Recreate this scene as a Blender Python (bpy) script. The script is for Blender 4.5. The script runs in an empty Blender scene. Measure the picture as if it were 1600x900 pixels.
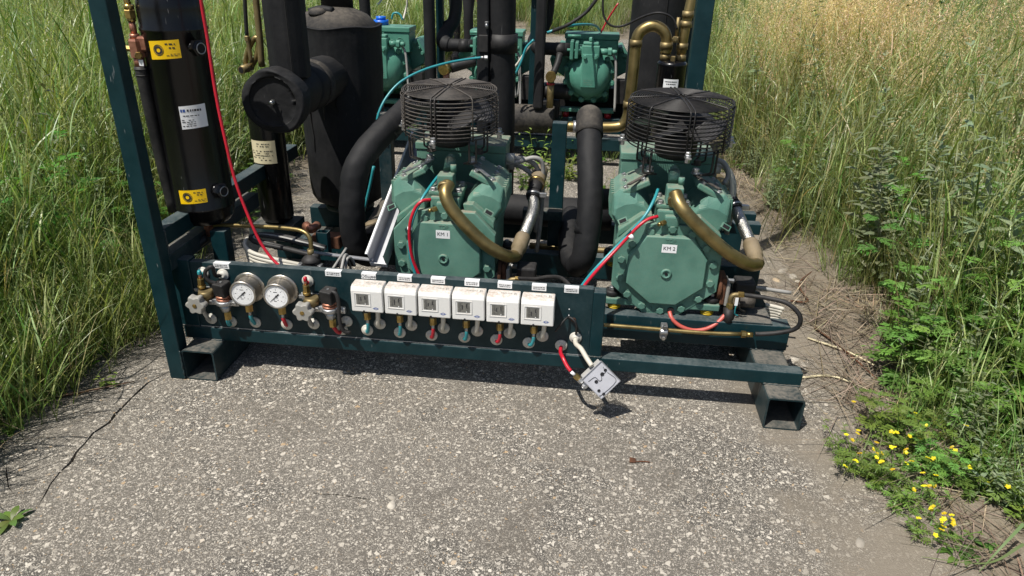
import bpy, bmesh, math, random
import numpy as np
from mathutils import Vector, Matrix
from mathutils.geometry import delaunay_2d_cdt

S = bpy.context.scene
COL = S.collection
rnd = random.Random(7)
R = math.radians

# ---------------------------------------------------------------- camera
cam_d = bpy.data.cameras.new('camera')
cam_d.sensor_width = 36.0
cam_d.lens = 1102.511 / 1600 * 36.0
cam_d.clip_start = 0.05
cam_d.clip_end = 400
cam = bpy.data.objects.new('camera', cam_d)
COL.objects.link(cam)
yaw, pitch, roll = R(5.9455), R(25.6335), R(-1.4143)
fw = Vector((-math.sin(yaw)*math.cos(pitch), math.cos(yaw)*math.cos(pitch), -math.sin(pitch)))
rt = Vector((math.cos(yaw), math.sin(yaw), 0)); dn = fw.cross(rt)
rt2 = rt*math.cos(roll) + dn*math.sin(roll); dn2 = dn*math.cos(roll) - rt*math.sin(roll)
M3 = Matrix((rt2, -dn2, -fw)).transposed()
cam.matrix_world = Matrix.Translation((1.14909, -1.66585, 1.18261)) @ M3.to_4x4()
S.camera = cam

# ---------------------------------------------------------------- sky and sun
SUN_DIR = Vector((0.35, 0.40, -1.0)).normalized()
wd = bpy.data.worlds.new('World'); S.world = wd; wd.use_nodes = True
nt = wd.node_tree
sky = nt.nodes.new('ShaderNodeTexSky'); sky.sky_type = 'NISHITA'; sky.sun_disc = False
sky.sun_elevation = math.asin(-SUN_DIR.z)
sky.sun_rotation = math.atan2(-SUN_DIR.x, -SUN_DIR.y)
sky.dust_density = 1.5
nt.links.new(sky.outputs[0], nt.nodes['Background'].inputs['Color'])
nt.nodes['Background'].inputs['Strength'].default_value = 0.075
sun_d = bpy.data.lights.new('sun', 'SUN'); sun_d.energy = 4.9; sun_d.angle = R(0.53); sun_d.color = (1.0, 0.955, 0.88)
sun = bpy.data.objects.new('sun', sun_d); COL.objects.link(sun)
sun.rotation_euler = SUN_DIR.to_track_quat('-Z', 'Y').to_euler()
sun.location = (-3, -3, 8)
S.view_settings.view_transform = 'Standard'
S.view_settings.look = 'None'
S.view_settings.gamma = 1.0
S.view_settings.use_curve_mapping = False
S.view_settings.exposure = 0.25
S.cycles.use_denoising = True
S.cycles.max_bounces = 4
S.cycles.diffuse_bounces = 2
S.cycles.transparent_max_bounces = 6
S.cycles.caustics_reflective = False
S.cycles.caustics_refractive = False
S.cycles.use_adaptive_sampling = True
S.cycles.adaptive_threshold = 0.02

# ---------------------------------------------------------------- materials
MATS = {}
def _new(name):
    m = bpy.data.materials.new(name); m.use_nodes = True
    return m, m.node_tree, m.node_tree.nodes['Principled BSDF']
def N(t, kind, **kw):
    n = t.nodes.new(kind)
    for k, v in kw.items(): setattr(n, k, v)
    return n
def mixc(t, fac, a, b, blend='MIX'):
    n = t.nodes.new('ShaderNodeMix'); n.data_type = 'RGBA'; n.blend_type = blend
    for sock, v in ((n.inputs[0], fac), (n.inputs[6], a), (n.inputs[7], b)):
        if isinstance(v, (int, float)): sock.default_value = v
        elif isinstance(v, tuple): sock.default_value = (*v[:3], 1)
        else: t.links.new(v, sock)
    return n.outputs[2]
def mth(t, op, a, b=0.0, c=None, clamp=False):
    n = t.nodes.new('ShaderNodeMath'); n.operation = op; n.use_clamp = clamp
    for i, v in enumerate((a, b, c)):
        if v is None: continue
        if isinstance(v, (int, float)): n.inputs[i].default_value = v
        else: t.links.new(v, n.inputs[i])
    return n.outputs[0]
def ramp(t, fac, p0, p1, c0=(0, 0, 0), c1=(1, 1, 1)):
    n = t.nodes.new('ShaderNodeValToRGB'); e = n.color_ramp.elements
    e[0].position = p0; e[1].position = p1; e[0].color = (*c0, 1); e[1].color = (*c1, 1)
    t.links.new(fac, n.inputs[0]); return n.outputs[0]
def noise(t, vec, scale, detail=3.0, rough=0.55):
    n = t.nodes.new('ShaderNodeTexNoise'); n.inputs['Scale'].default_value = scale
    n.inputs['Detail'].default_value = detail; n.inputs['Roughness'].default_value = rough
    t.links.new(vec, n.inputs['Vector']); return n.outputs['Fac'], n.outputs['Color']
def surf(name, col, rough=0.5, metal=0.0, dust=0.0, dust_col=(0.30, 0.26, 0.21), grime=0.25, scale=14.0,
         bump=0.0, bscale=120.0, scratch=0.0, scratch_col=(0.35, 0.36, 0.36), coat=0.0, spec=0.5, updust=0.0):
    """painted / plain surface: uneven tone, dust speckle, dust lying on upward faces, small scratches"""
    m, t, b = _new(name)
    geo = N(t, 'ShaderNodeNewGeometry'); pos = geo.outputs['Position']
    f1, _ = noise(t, pos, scale, 4)
    f2, _ = noise(t, pos, scale*7, 3, 0.65)
    c = mixc(t, ramp(t, f1, 0.3, 0.75), tuple(x*(1-grime) for x in col), tuple(min(1, x*(1+grime*0.5)) for x in col))
    oi = N(t, 'ShaderNodeObjectInfo')
    c = mixc(t, 1.0, c, mixc(t, oi.outputs['Random'], (0.92, 0.92, 0.91), (1.05, 1.05, 1.05)), 'MULTIPLY')
    if dust or updust:
        d = mth(t, 'MULTIPLY', ramp(t, mth(t, 'ADD', mth(t, 'MULTIPLY', f1, 0.6), mth(t, 'MULTIPLY', f2, 0.5)), 0.42, 0.75), dust)
        if updust:
            sx = N(t, 'ShaderNodeSeparateXYZ'); t.links.new(geo.outputs['Normal'], sx.inputs[0])
            up = ramp(t, sx.outputs[2], 0.45, 0.95)
            u2 = mth(t, 'MULTIPLY', up, mth(t, 'MULTIPLY', ramp(t, mth(t, 'ADD', mth(t, 'MULTIPLY', f1, .5), mth(t, 'MULTIPLY', f2, .5)), 0.3, 0.62), updust))
            d = mth(t, 'MAXIMUM', d, u2)
        c = mixc(t, d, c, dust_col)
        r = mth(t, 'ADD', mth(t, 'MULTIPLY', d, 0.9 - rough), rough)
        t.links.new(r, b.inputs['Roughness'])
    else:
        t.links.new(mth(t, 'ADD', mth(t, 'MULTIPLY', f2, 0.25), rough-0.12), b.inputs['Roughness'])
    if scratch:
        mp = N(t, 'ShaderNodeMapping'); mp.inputs['Scale'].default_value = (1.0, 1.0, 0.12); mp.inputs['Rotation'].default_value = (0.2, 0.4, 0)
        t.links.new(pos, mp.inputs['Vector'])
        f3, _ = noise(t, mp.outputs[0], 160, 2, 0.5)
        f4, _ = noise(t, pos, 9, 2)
        sc = mth(t, 'MULTIPLY', ramp(t, f3, 0.70, 0.74), mth(t, 'MULTIPLY', ramp(t, f4, 0.5, 0.6), scratch))
        c = mixc(t, sc, c, scratch_col)
    t.links.new(c, b.inputs['Base Color'])
    b.inputs['Metallic'].default_value = metal
    b.inputs['Specular IOR Level'].default_value = spec
    if coat: b.inputs['Coat Weight'].default_value = coat; b.inputs['Coat Roughness'].default_value = 0.15
    if bump:
        bn = N(t, 'ShaderNodeBump'); bn.inputs['Strength'].default_value = bump; bn.inputs['Distance'].default_value = 0.002
        fb, _ = noise(t, pos, bscale, 4, 0.6)
        t.links.new(fb, bn.inputs['Height']); t.links.new(bn.outputs[0], b.inputs['Normal'])
    MATS[name] = m
    return m

surf('frame paint', (0.0030, 0.027, 0.034), 0.38, spec=0.28, dust=0.035, updust=0.50, dust_col=(0.17, 0.18, 0.175), scratch=0.6, bump=0.14, bscale=60)
surf('panel paint', (0.0038, 0.026, 0.033), 0.42, spec=0.30, dust=0.10, updust=0.6, dust_col=(0.15, 0.16, 0.16), scratch=0.15, bump=0.15, bscale=50)
surf('foot paint', (0.006, 0.028, 0.036), 0.45, spec=0.3, dust=0.20, updust=0.8, dust_col=(0.20, 0.175, 0.145), scratch=0.5, bump=0.2, bscale=80)
surf('compressor green', (0.102, 0.246, 0.194), 0.47, spec=0.35, dust=0.16, updust=0.70, dust_col=(0.25, 0.23, 0.175), grime=0.30, scale=11, bump=0.38, bscale=420, scratch=0.35, scratch_col=(0.22, 0.25, 0.22))
surf('dusty compressor green', (0.100, 0.240, 0.186), 0.5, spec=0.35, dust=0.14, updust=0.92, dust_col=(0.25, 0.215, 0.165), grime=0.30, scale=11, bump=0.38, bscale=420, scratch=0.35, scratch_col=(0.22, 0.25, 0.22))
surf('dusty green', (0.075, 0.23, 0.17), 0.6, dust=0.5, updust=0.9, dust_col=(0.25, 0.22, 0.17), grime=0.2, bump=0.3, bscale=260)
surf('rear green', (0.072, 0.245, 0.180), 0.4, spec=0.35, dust=0.10, updust=0.3, dust_col=(0.30, 0.33, 0.28), grime=0.15, bump=0.15, bscale=200)
surf('foam', (0.0085, 0.0092, 0.0110), 0.66, spec=0.3, dust=0.14, updust=0.35, dust_col=(0.060, 0.055, 0.050), grime=0.35, scale=9, bump=0.4, bscale=45, scratch=0.5, scratch_col=(0.07, 0.07, 0.07))
surf('dusty foam', (0.014, 0.014, 0.0145), 0.75, spec=0.3, dust=0.42, updust=0.8, dust_col=(0.15, 0.13, 0.105), grime=0.3, scale=9, bump=0.5, bscale=60)
surf('foam cut', (0.006, 0.006, 0.006), 0.9, bump=0.6, bscale=150)
surf('vessel black', (0.0035, 0.0035, 0.0042), 0.26, spec=0.38, dust=0.02, dust_col=(0.10, 0.10, 0.10), scratch=0.55, scratch_col=(0.20, 0.20, 0.20), grime=0.2, coat=0.05, bump=0.06, bscale=200)
surf('rubber', (0.010, 0.010, 0.011), 0.55, spec=0.35, dust=0.2, updust=0.3, dust_col=(0.12, 0.11, 0.10))
surf('wire black', (0.008, 0.008, 0.009), 0.40, spec=0.4, dust=0.18, updust=0.25, dust_col=(0.16, 0.14, 0.12))
surf('wire dusty', (0.022, 0.020, 0.019), 0.5, dust=0.45, updust=0.5, dust_col=(0.20, 0.17, 0.14))
surf('rear foam', (0.0085, 0.0092, 0.011), 0.66, spec=0.3, grime=0.3, scale=9)
surf('fan blade', (0.05, 0.05, 0.054), 0.42, metal=0.3, dust=0.3, updust=0.3, dust_col=(0.16, 0.15, 0.14))
surf('bronze pipe', (0.33, 0.248, 0.098), 0.36, metal=0.85, dust=0.22, updust=0.18, dust_col=(0.22, 0.18, 0.12), grime=0.4, scale=22)
surf('bronze dull', (0.27, 0.205, 0.09), 0.48, metal=0.7, dust=0.3, updust=0.35, dust_col=(0.24, 0.20, 0.14), grime=0.4, scale=22)
surf('dusty bronze', (0.26, 0.20, 0.11), 0.65, metal=0.35, dust=0.8, updust=0.9, dust_col=(0.25, 0.205, 0.15), grime=0.3, scale=30, bump=0.5, bscale=300)
surf('brass', (0.48, 0.34, 0.12), 0.32, metal=0.9, grime=0.45, scale=60)
surf('copper', (0.46, 0.20, 0.13), 0.42, metal=0.75, dust=0.15, grime=0.4, scale=50)
surf('steel', (0.46, 0.46, 0.45), 0.30, metal=0.95, grime=0.35, scale=50)
surf('zinc', (0.50, 0.51, 0.52), 0.38, metal=0.85, dust=0.2, grime=0.4, scale=60)
surf('gauge steel', (0.50, 0.47, 0.42), 0.30, metal=0.9, dust=0.25, updust=0.4, dust_col=(0.35, 0.30, 0.24), grime=0.3, scale=50)
surf('braid', (0.55, 0.54, 0.51), 0.28, metal=0.95, grime=0.3, scale=90, bump=0.8, bscale=500)
surf('white plastic', (0.78, 0.78, 0.76), 0.42, dust=0.10, updust=0.85, dust_col=(0.36, 0.27, 0.20), grime=0.06, scale=18)
surf('grommet white', (0.58, 0.56, 0.50), 0.5, dust=0.15, updust=0.3, grime=0.12, scale=40)
surf('white cable', (0.60, 0.57, 0.49), 0.5, dust=0.2, updust=0.25, dust_col=(0.36, 0.32, 0.26), grime=0.15, scale=30)
surf('grey cable', (0.30, 0.30, 0.29), 0.5, dust=0.3, updust=0.3, grime=0.2, scale=30)
surf('scale grey', (0.17, 0.17, 0.155), 0.5, dust=0.15, grime=0.3, scale=200)
surf('grey plastic', (0.30, 0.295, 0.27), 0.5, dust=0.15, updust=0.25, grime=0.15, scale=30)
surf('red hose', (0.50, 0.012, 0.030), 0.32, grime=0.2, scale=20)
surf('pink hose', (0.52, 0.085, 0.065), 0.38, grime=0.2, scale=20, dust=0.2)
surf('teal hose', (0.02, 0.27, 0.31), 0.32, grime=0.15, scale=20, dust=0.1)
surf('blue cap', (0.005, 0.13, 0.62), 0.4)
surf('yellow print', (0.82, 0.52, 0.005), 0.4, grime=0.06)
surf('dial white', (0.93, 0.94, 0.95), 0.6, grime=0.02)
surf('white paper', (0.84, 0.85, 0.86), 0.5, grime=0.06, dust=0.05, updust=0.2)
surf('cream paper', (0.62, 0.55, 0.36), 0.55, grime=0.1)
surf('ink', (0.02, 0.02, 0.025), 0.6)
surf('blue ink', (0.03, 0.09, 0.36), 0.6)
surf('rust', (0.12, 0.048, 0.022), 0.85, grime=0.5, scale=60, bump=0.5, bscale=200)
surf('alloy', (0.50, 0.51, 0.54), 0.36, metal=0.6, dust=0.12, grime=0.15, scale=25)
surf('aluminium cast', (0.66, 0.67, 0.74), 0.45, metal=0.1, dust=0.1, grime=0.15, scale=30)
surf('yellow spring', (0.60, 0.42, 0.01), 0.5, grime=0.15)
surf('red rubber', (0.35, 0.01, 0.02), 0.5)
surf('dark bore', (0.004, 0.004, 0.005), 0.8)
surf('cloth black', (0.010, 0.010, 0.013), 0.85, grime=0.3, scale=12, bump=0.4, bscale=30)
surf('skin', (0.42, 0.24, 0.17), 0.55)
surf('hair', (0.03, 0.02, 0.014), 0.6)
def glass_mat():
    m, t, b = _new('gauge glass'); gl = N(t, 'ShaderNodeBsdfGlossy'); gl.inputs['Roughness'].default_value = 0.05
    tr = N(t, 'ShaderNodeBsdfTransparent'); mx = N(t, 'ShaderNodeMixShader'); mx.inputs[0].default_value = 0.04
    t.links.new(tr.outputs[0], mx.inputs[1]); t.links.new(gl.outputs[0], mx.inputs[2])
    t.links.new(mx.outputs[0], t.nodes['Material Output'].inputs['Surface'])
    MATS['gauge glass'] = m
glass_mat()
def clear_mat():
    m, t, b = _new('clear plastic')
    b.inputs['Base Color'].default_value = (0.80, 0.79, 0.76, 1); b.inputs['Roughness'].default_value = 0.2
    tr = N(t, 'ShaderNodeBsdfTransparent'); tr.inputs[0].default_value = (0.9, 0.89, 0.87, 1)
    mx = N(t, 'ShaderNodeMixShader'); mx.inputs[0].default_value = 0.45
    t.links.new(tr.outputs[0], mx.inputs[1]); t.links.new(b.outputs[0], mx.inputs[2])
    t.links.new(mx.outputs[0], t.nodes['Material Output'].inputs['Surface'])
    MATS['clear plastic'] = m
clear_mat()
def leaf_mat(name, rough=0.55, trans=0.35, gain=1.0):
    m, t, b = _new(name)
    at = N(t, 'ShaderNodeAttribute'); at.attribute_name = 'Col'
    oi = N(t, 'ShaderNodeObjectInfo')
    hs = N(t, 'ShaderNodeHueSaturation')
    t.links.new(mth(t, 'ADD', mth(t, 'MULTIPLY', oi.outputs['Random'], 0.05), 0.475), hs.inputs['Hue'])
    t.links.new(mth(t, 'ADD', mth(t, 'MULTIPLY', oi.outputs['Random'], 0.5*gain), 0.75*gain), hs.inputs['Value'])
    t.links.new(at.outputs['Color'], hs.inputs['Color'])
    t.links.new(hs.outputs[0], b.inputs['Base Color'])
    b.inputs['Roughness'].default_value = rough; b.inputs['Specular IOR Level'].default_value = 0.5
    tl = N(t, 'ShaderNodeBsdfTranslucent')
    t.links.new(mixc(t, 1.0, hs.outputs[0], (1.15, 1.2, 0.55), 'MULTIPLY'), tl.inputs[0])
    mx = N(t, 'ShaderNodeMixShader'); mx.inputs[0].default_value = trans
    t.links.new(b.outputs[0], mx.inputs[1]); t.links.new(tl.outputs[0], mx.inputs[2])
    t.links.new(mx.outputs[0], t.nodes['Material Output'].inputs['Surface'])
    MATS[name] = m
leaf_mat('grass blades', 0.38, 0.40, 1.12); leaf_mat('leaves', 0.45, 0.30); leaf_mat('dry stems', 0.8, 0.1); leaf_mat('petals', 0.5, 0.3)

# ---------------------------------------------------------------- mesh helpers
I4 = Matrix.Identity(4)
def T(x, y=None, z=None):
    return Matrix.Translation(x if y is None else (x, y, z))
def RX(a): return Matrix.Rotation(R(a), 4, 'X')
def RY(a): return Matrix.Rotation(R(a), 4, 'Y')
def RZ(a): return Matrix.Rotation(R(a), 4, 'Z')
TOFRONT = RX(90)          # local +Z becomes world -Y (towards the camera side)
def aim(p, d, up=(0, 0, 1)):
    """matrix with local +Z along d at p"""
    q = Vector(d).to_track_quat('Z', 'Y'); return T(Vector(p)) @ q.to_matrix().to_4x4()
def spline(pts, n=6):
    P = [Vector(p) for p in pts]
    if len(P) < 3: return P
    out = []
    for i in range(len(P)-1):
        p0 = P[i-1] if i else P[0]*2-P[1]; p1, p2 = P[i], P[i+1]
        p3 = P[i+2] if i+2 < len(P) else P[-1]*2-P[-2]
        for k in range(n):
            u = k/n
            out.append(0.5*((2*p1)+(p2-p0)*u+(2*p0-5*p1+4*p2-p3)*u*u+(3*p1-p0-3*p2+p3)*u**3))
    out.append(P[-1]); return out
class MB:
    def __init__(s): s.v = []; s.f = []; s.sm = []
    def add(s, vs, fs, smooth=False, M=I4):
        o = len(s.v)
        s.v += [tuple(M @ Vector(p)) for p in vs]
        s.f += [tuple(o+i for i in f) for f in fs]; s.sm += [smooth]*len(fs)
        return s
    def box(s, x0, x1, y0, y1, z0, z1, M=I4):
        vs = [(x, y, z) for x in (x0, x1) for y in (y0, y1) for z in (z0, z1)]
        return s.add(vs, [(0, 1, 3, 2), (4, 6, 7, 5), (0, 4, 5, 1), (2, 3, 7, 6), (0, 2, 6, 4), (1, 5, 7, 3)], False, M)
    def prism(s, poly, z0, z1, M=I4, poly2=None, smooth=False):
        n = len(poly); poly2 = poly2 or poly
        vs = [(x, y, z0) for x, y in poly]+[(x, y, z1) for x, y in poly2]
        s.add(vs, [tuple(range(n-1, -1, -1)), tuple(range(n, 2*n))], False, M)
        o = len(s.v)-2*n
        for i in range(n):
            j = (i+1) % n; s.f.append((o+i, o+j, o+n+j, o+n+i)); s.sm.append(smooth)
        return s
    def lathe(s, prof, seg=24, M=I4, cap=True, ang=360.0, smooth=True):
        n = len(prof); vs = []; fs = []; full = ang >= 360
        k = seg if full else seg+1
        for i in range(k):
            a = R(ang)*i/seg; c, d = math.cos(a), math.sin(a)
            vs += [(r*c, r*d, z) for r, z in prof]
        for i in range(seg):
            j = (i+1) % k
            for q in range(n-1): fs.append((i*n+q, j*n+q, j*n+q+1, i*n+q+1))
        s.add(vs, fs, smooth, M)
        if cap and full:
            o = len(s.v)-len(vs)
            if prof[0][0] > 1e-6: s.f.append(tuple(o+i*n for i in range(seg-1, -1, -1))); s.sm.append(False)
            if prof[-1][0] > 1e-6: s.f.append(tuple(o+i*n+n-1 for i in range(seg))); s.sm.append(False)
        return s
    def cyl(s, r, z0, z1, seg=20, M=I4, r2=None): return s.lathe([(r, z0), (r if r2 is None else r2, z1)], seg, M)
    def hexa(s, r, z0, z1, M=I4, ch=0.12):
        h = z1-z0
        p = [(r*math.cos(R(60*i)), r*math.sin(R(60*i))) for i in range(6)]; q = [(x*.86, y*.86) for x, y in p]
        s.prism(p, z0, z1-h*ch, M); return s.prism(p, z1-h*ch, z1, M, q)
    def tube(s, pts, r, seg=10, sub=6, caps=True, closed=False, ring=None):
        P = spline(pts, sub) if sub and not closed else [Vector(p) for p in pts]
        n = len(P); rr = r if isinstance(r, (list, tuple)) else [r]*n
        if len(rr) != n: rr = [float(np.interp(i/(n-1), np.linspace(0, 1, len(rr)), rr)) for i in range(n)]
        tg = []
        for i in range(n):
            a = P[(i-1) % n] if closed or i else P[0]; b = P[(i+1) % n] if closed or i < n-1 else P[-1]
            d = b-a; tg.append(d.normalized() if d.length > 1e-9 else Vector((0, 0, 1)))
        u = tg[0].orthogonal().normalized(); vs = []
        for i in range(n):
            if i:
                q = tg[i-1].rotation_difference(tg[i]); u = (q @ u)
                u = (u-tg[i]*u.dot(tg[i])).normalized()
            w = tg[i].cross(u)
            for k in range(seg):
                a = 2*math.pi*k/seg; vs.append(P[i]+(u*math.cos(a)+w*math.sin(a))*rr[i])
        fs = []
        for i in range(n if closed else n-1):
            j = (i+1) % n
            for k in range(seg):
                l = (k+1) % seg; fs.append((i*seg+k, i*seg+l, j*seg+l, j*seg+k))
        s.add(vs, fs, True)
        if caps and not closed:
            o = len(s.v)-len(vs)
            s.f.append(tuple(o+k for k in range(seg-1, -1, -1))); s.sm.append(False)
            s.f.append(tuple(o+(n-1)*seg+k for k in range(seg))); s.sm.append(False)
        return s
    def ring(s, R0, r, z=0, seg=40, ms=5, M=I4):
        vs = []; fs = []
        for i in range(seg):
            a = 2*math.pi*i/seg
            for k in range(ms):
                b = 2*math.pi*k/ms; q = R0+r*math.cos(b); vs.append((q*math.cos(a), q*math.sin(a), z+r*math.sin(b)))
        for i in range(seg):
            for k in range(ms): fs.append((i*ms+k, ((i+1) % seg)*ms+k, ((i+1) % seg)*ms+(k+1) % ms, i*ms+(k+1) % ms))
        return s.add(vs, fs, True, M)
    def mesh(s, name):
        me = bpy.data.meshes.new(name); me.from_pydata(s.v, [], s.f)
        me.polygons.foreach_set('use_smooth', s.sm); me.update(); return me
def obj(name, mb, mat, parent=None, bevel=0.0, seg=2, loc=None):
    me = mb.mesh(name) if isinstance(mb, MB) else mb
    o = bpy.data.objects.new(name, me); COL.objects.link(o)
    if mat and not me.materials: me.materials.append(MATS[mat] if isinstance(mat, str) else mat)
    if parent: o.parent = parent
    if loc: o.location = loc
    if bevel:
        b = o.modifiers.new('bevel', 'BEVEL'); b.width = bevel; b.segments = seg; b.limit_method = 'ANGLE'; b.angle_limit = R(40)
        b.harden_normals = False
    return o
def lumpy(o, amp=.006, size=.06, lev=2):
    """dents and waviness of glued foam"""
    if lev:
        s = o.modifiers.new('refine', 'SUBSURF'); s.subdivision_type = 'SIMPLE'; s.levels = lev; s.render_levels = lev
    key = 'foam lumps %.3f' % size
    tx = bpy.data.textures.get(key) or bpy.data.textures.new(key, 'CLOUDS'); tx.noise_scale = size; tx.noise_depth = 2
    d = o.modifiers.new('lumps', 'DISPLACE'); d.texture = tx; d.texture_coords = 'GLOBAL'; d.strength = amp; d.mid_level = .5
    return o
def tag(o, label, cat, group=None):
    o['label'] = label; o['category'] = cat
    if group: o['group'] = group
    return o
def thing(name, label, cat, loc=(0, 0, 0), group=None, rot=(0, 0, 0)):
    o = bpy.data.objects.new(name, None); COL.objects.link(o); o.empty_display_size = 0.05
    o.location = loc; o.rotation_euler = rot
    return tag(o, label, cat, group)
def struct(o): o['kind'] = 'structure'; return o
def stuff(o): o['kind'] = 'stuff'; return o
def copy_tree(o, parent=None):
    c = o.copy(); COL.objects.link(c)
    if parent: c.parent = parent
    for ch in list(o.children): copy_tree(ch, c)
    return c
def letter_meshes(items):
    """turn the few words of the scene into flat meshes at once, while the scene is still small"""
    tmp = []
    for s, ext in items:
        cu = bpy.data.curves.new('lettering', 'FONT'); cu.body = s; cu.size = 1.0; cu.align_x = 'CENTER'; cu.align_y = 'CENTER'
        cu.extrude = ext; cu.resolution_u = 3
        o = bpy.data.objects.new('lettering', cu); COL.objects.link(o); tmp.append((s, o, cu))
    dg = bpy.context.evaluated_depsgraph_get(); out = {}
    for s, o, cu in tmp: out[s] = bpy.data.meshes.new_from_object(o.evaluated_get(dg))
    for s, o, cu in tmp: bpy.data.objects.remove(o)
    for s, o, cu in tmp: bpy.data.curves.remove(cu)
    return out
LETTERS = letter_meshes((('Общее', .02), ('TOP', .06), ('KM 1', .02), ('KM 2', .02), ('OIL', .07), ('DRAIN', .07), ('Becool', .02)))
def text(s, size, M, mat, name, parent, extrude=None):
    me = LETTERS[s].copy(); me.materials.clear()
    me.transform(M @ Matrix.Diagonal((size, size, size, 1)))
    return obj(name, me, mat, parent)
def scribble(M, w, h, lines, mat, parent, seed=0, name='print'):
    """rows of small dark dashes: print too small to read"""
    q = random.Random(seed); mb = MB()
    for i in range(lines):
        y = h/2-h*(i+0.5)/lines; x = -w/2; hh = h/lines*0.26
        while x < w/2-0.02*w:
            l = q.uniform(0.03, 0.13)*w
            l = min(l, w/2-x)
            mb.add([(x, y-hh, 0), (x+l, y-hh, 0), (x+l, y+hh, 0), (x, y+hh, 0)], [(0, 1, 2, 3)], False, M)
            x += l+q.uniform(0.015, 0.05)*w
    return stuff(obj(name, mb, mat, parent))

# ================================================================ GROUND
nrs = np.random.RandomState(11)
EDGE_L = [(-.50, -3), (-.44, -1.2), (-.42, -.6), (-.40, -.24), (-.37, .15), (-.34, .38), (-.36, .9), (-.42, 2), (-.5, 4), (-.45, 7), (-.4, 9.8)]
EDGE_R = [(1.9, 9.8), (1.92, 6), (1.98, 3), (2.0, 1.9), (1.98, 1.0), (1.97, .45), (1.92, .2), (1.98, -.1), (2.03, -.3), (2.1, -.6), (2.2, -3)]
def xl(y): return float(np.interp(y, [p[1] for p in EDGE_L], [p[0] for p in EDGE_L]))
def xr(y): return float(np.interp(y, [p[1] for p in EDGE_R[::-1]], [p[0] for p in EDGE_R[::-1]]))
def axis(a, b, fine, lo, hi):
    s = list(np.arange(a, b+1e-6, fine)); x = b; d = fine
    while x < hi: d *= 1.35; x += d; s.append(x)
    x = a; d = fine
    while x > lo: d *= 1.35; x -= d; s.insert(0, x)
    return np.array(s)
def soil_mat():
    m, t, b = _new('soil'); g = N(t, 'ShaderNodeNewGeometry'); p = g.outputs['Position']
    f1, _ = noise(t, p, 4, 5, 0.6); f2, _ = noise(t, p, 60, 4, 0.7)
    c = mixc(t, ramp(t, f1, 0.35, 0.7), (0.115, 0.092, 0.066), (0.20, 0.168, 0.125))
    c = mixc(t, mth(t, 'MULTIPLY', ramp(t, f2, 0.45, 0.7), 0.6), c, (0.27, 0.235, 0.18))
    t.links.new(c, b.inputs['Base Color']); b.inputs['Roughness'].default_value = 0.95
    bn = N(t, 'ShaderNodeBump'); bn.inputs['Strength'].default_value = 0.9; bn.inputs['Distance'].default_value = 0.01
    t.links.new(f2, bn.inputs['Height']); t.links.new(bn.outputs[0], b.inputs['Normal'])
    MATS['soil'] = m
soil_mat()
def make_ground():
    X = axis(-1.0, 2.8, .04, -90, 90); Y = axis(-1.4, 3.4, .04, -30, 160)
    vs = []; 
    for y in Y:
        l, r = xl(min(max(y, -3), 9.8)), xr(min(max(y, -3), 9.8))
        for x in X:
            if y < 9.8: d = max(l-x, x-r)
            else: d = max(l-x, x-r, y-9.8)
            k = min(max((d+.10)/.22, 0), 1)
            z = -0.03 + k*(0.046+0.016*math.sin(x*9.1+y*3.3)*math.sin(y*7.7-x*2.1)+nrs.uniform(-.008, .010))
            if d > .4: z += min((d-.4)*.05, .12)*(1+.4*math.sin(x*.7+y*.5))
            vs.append((x, y, z))
    nx = len(X); fs = [(j*nx+i, j*nx+i+1, (j+1)*nx+i+1, (j+1)*nx+i) for j in range(len(Y)-1) for i in range(nx-1)]
    mb = MB(); mb.add(vs, fs, True)
    return struct(obj('ground', mb, 'soil'))
make_ground()

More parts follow.
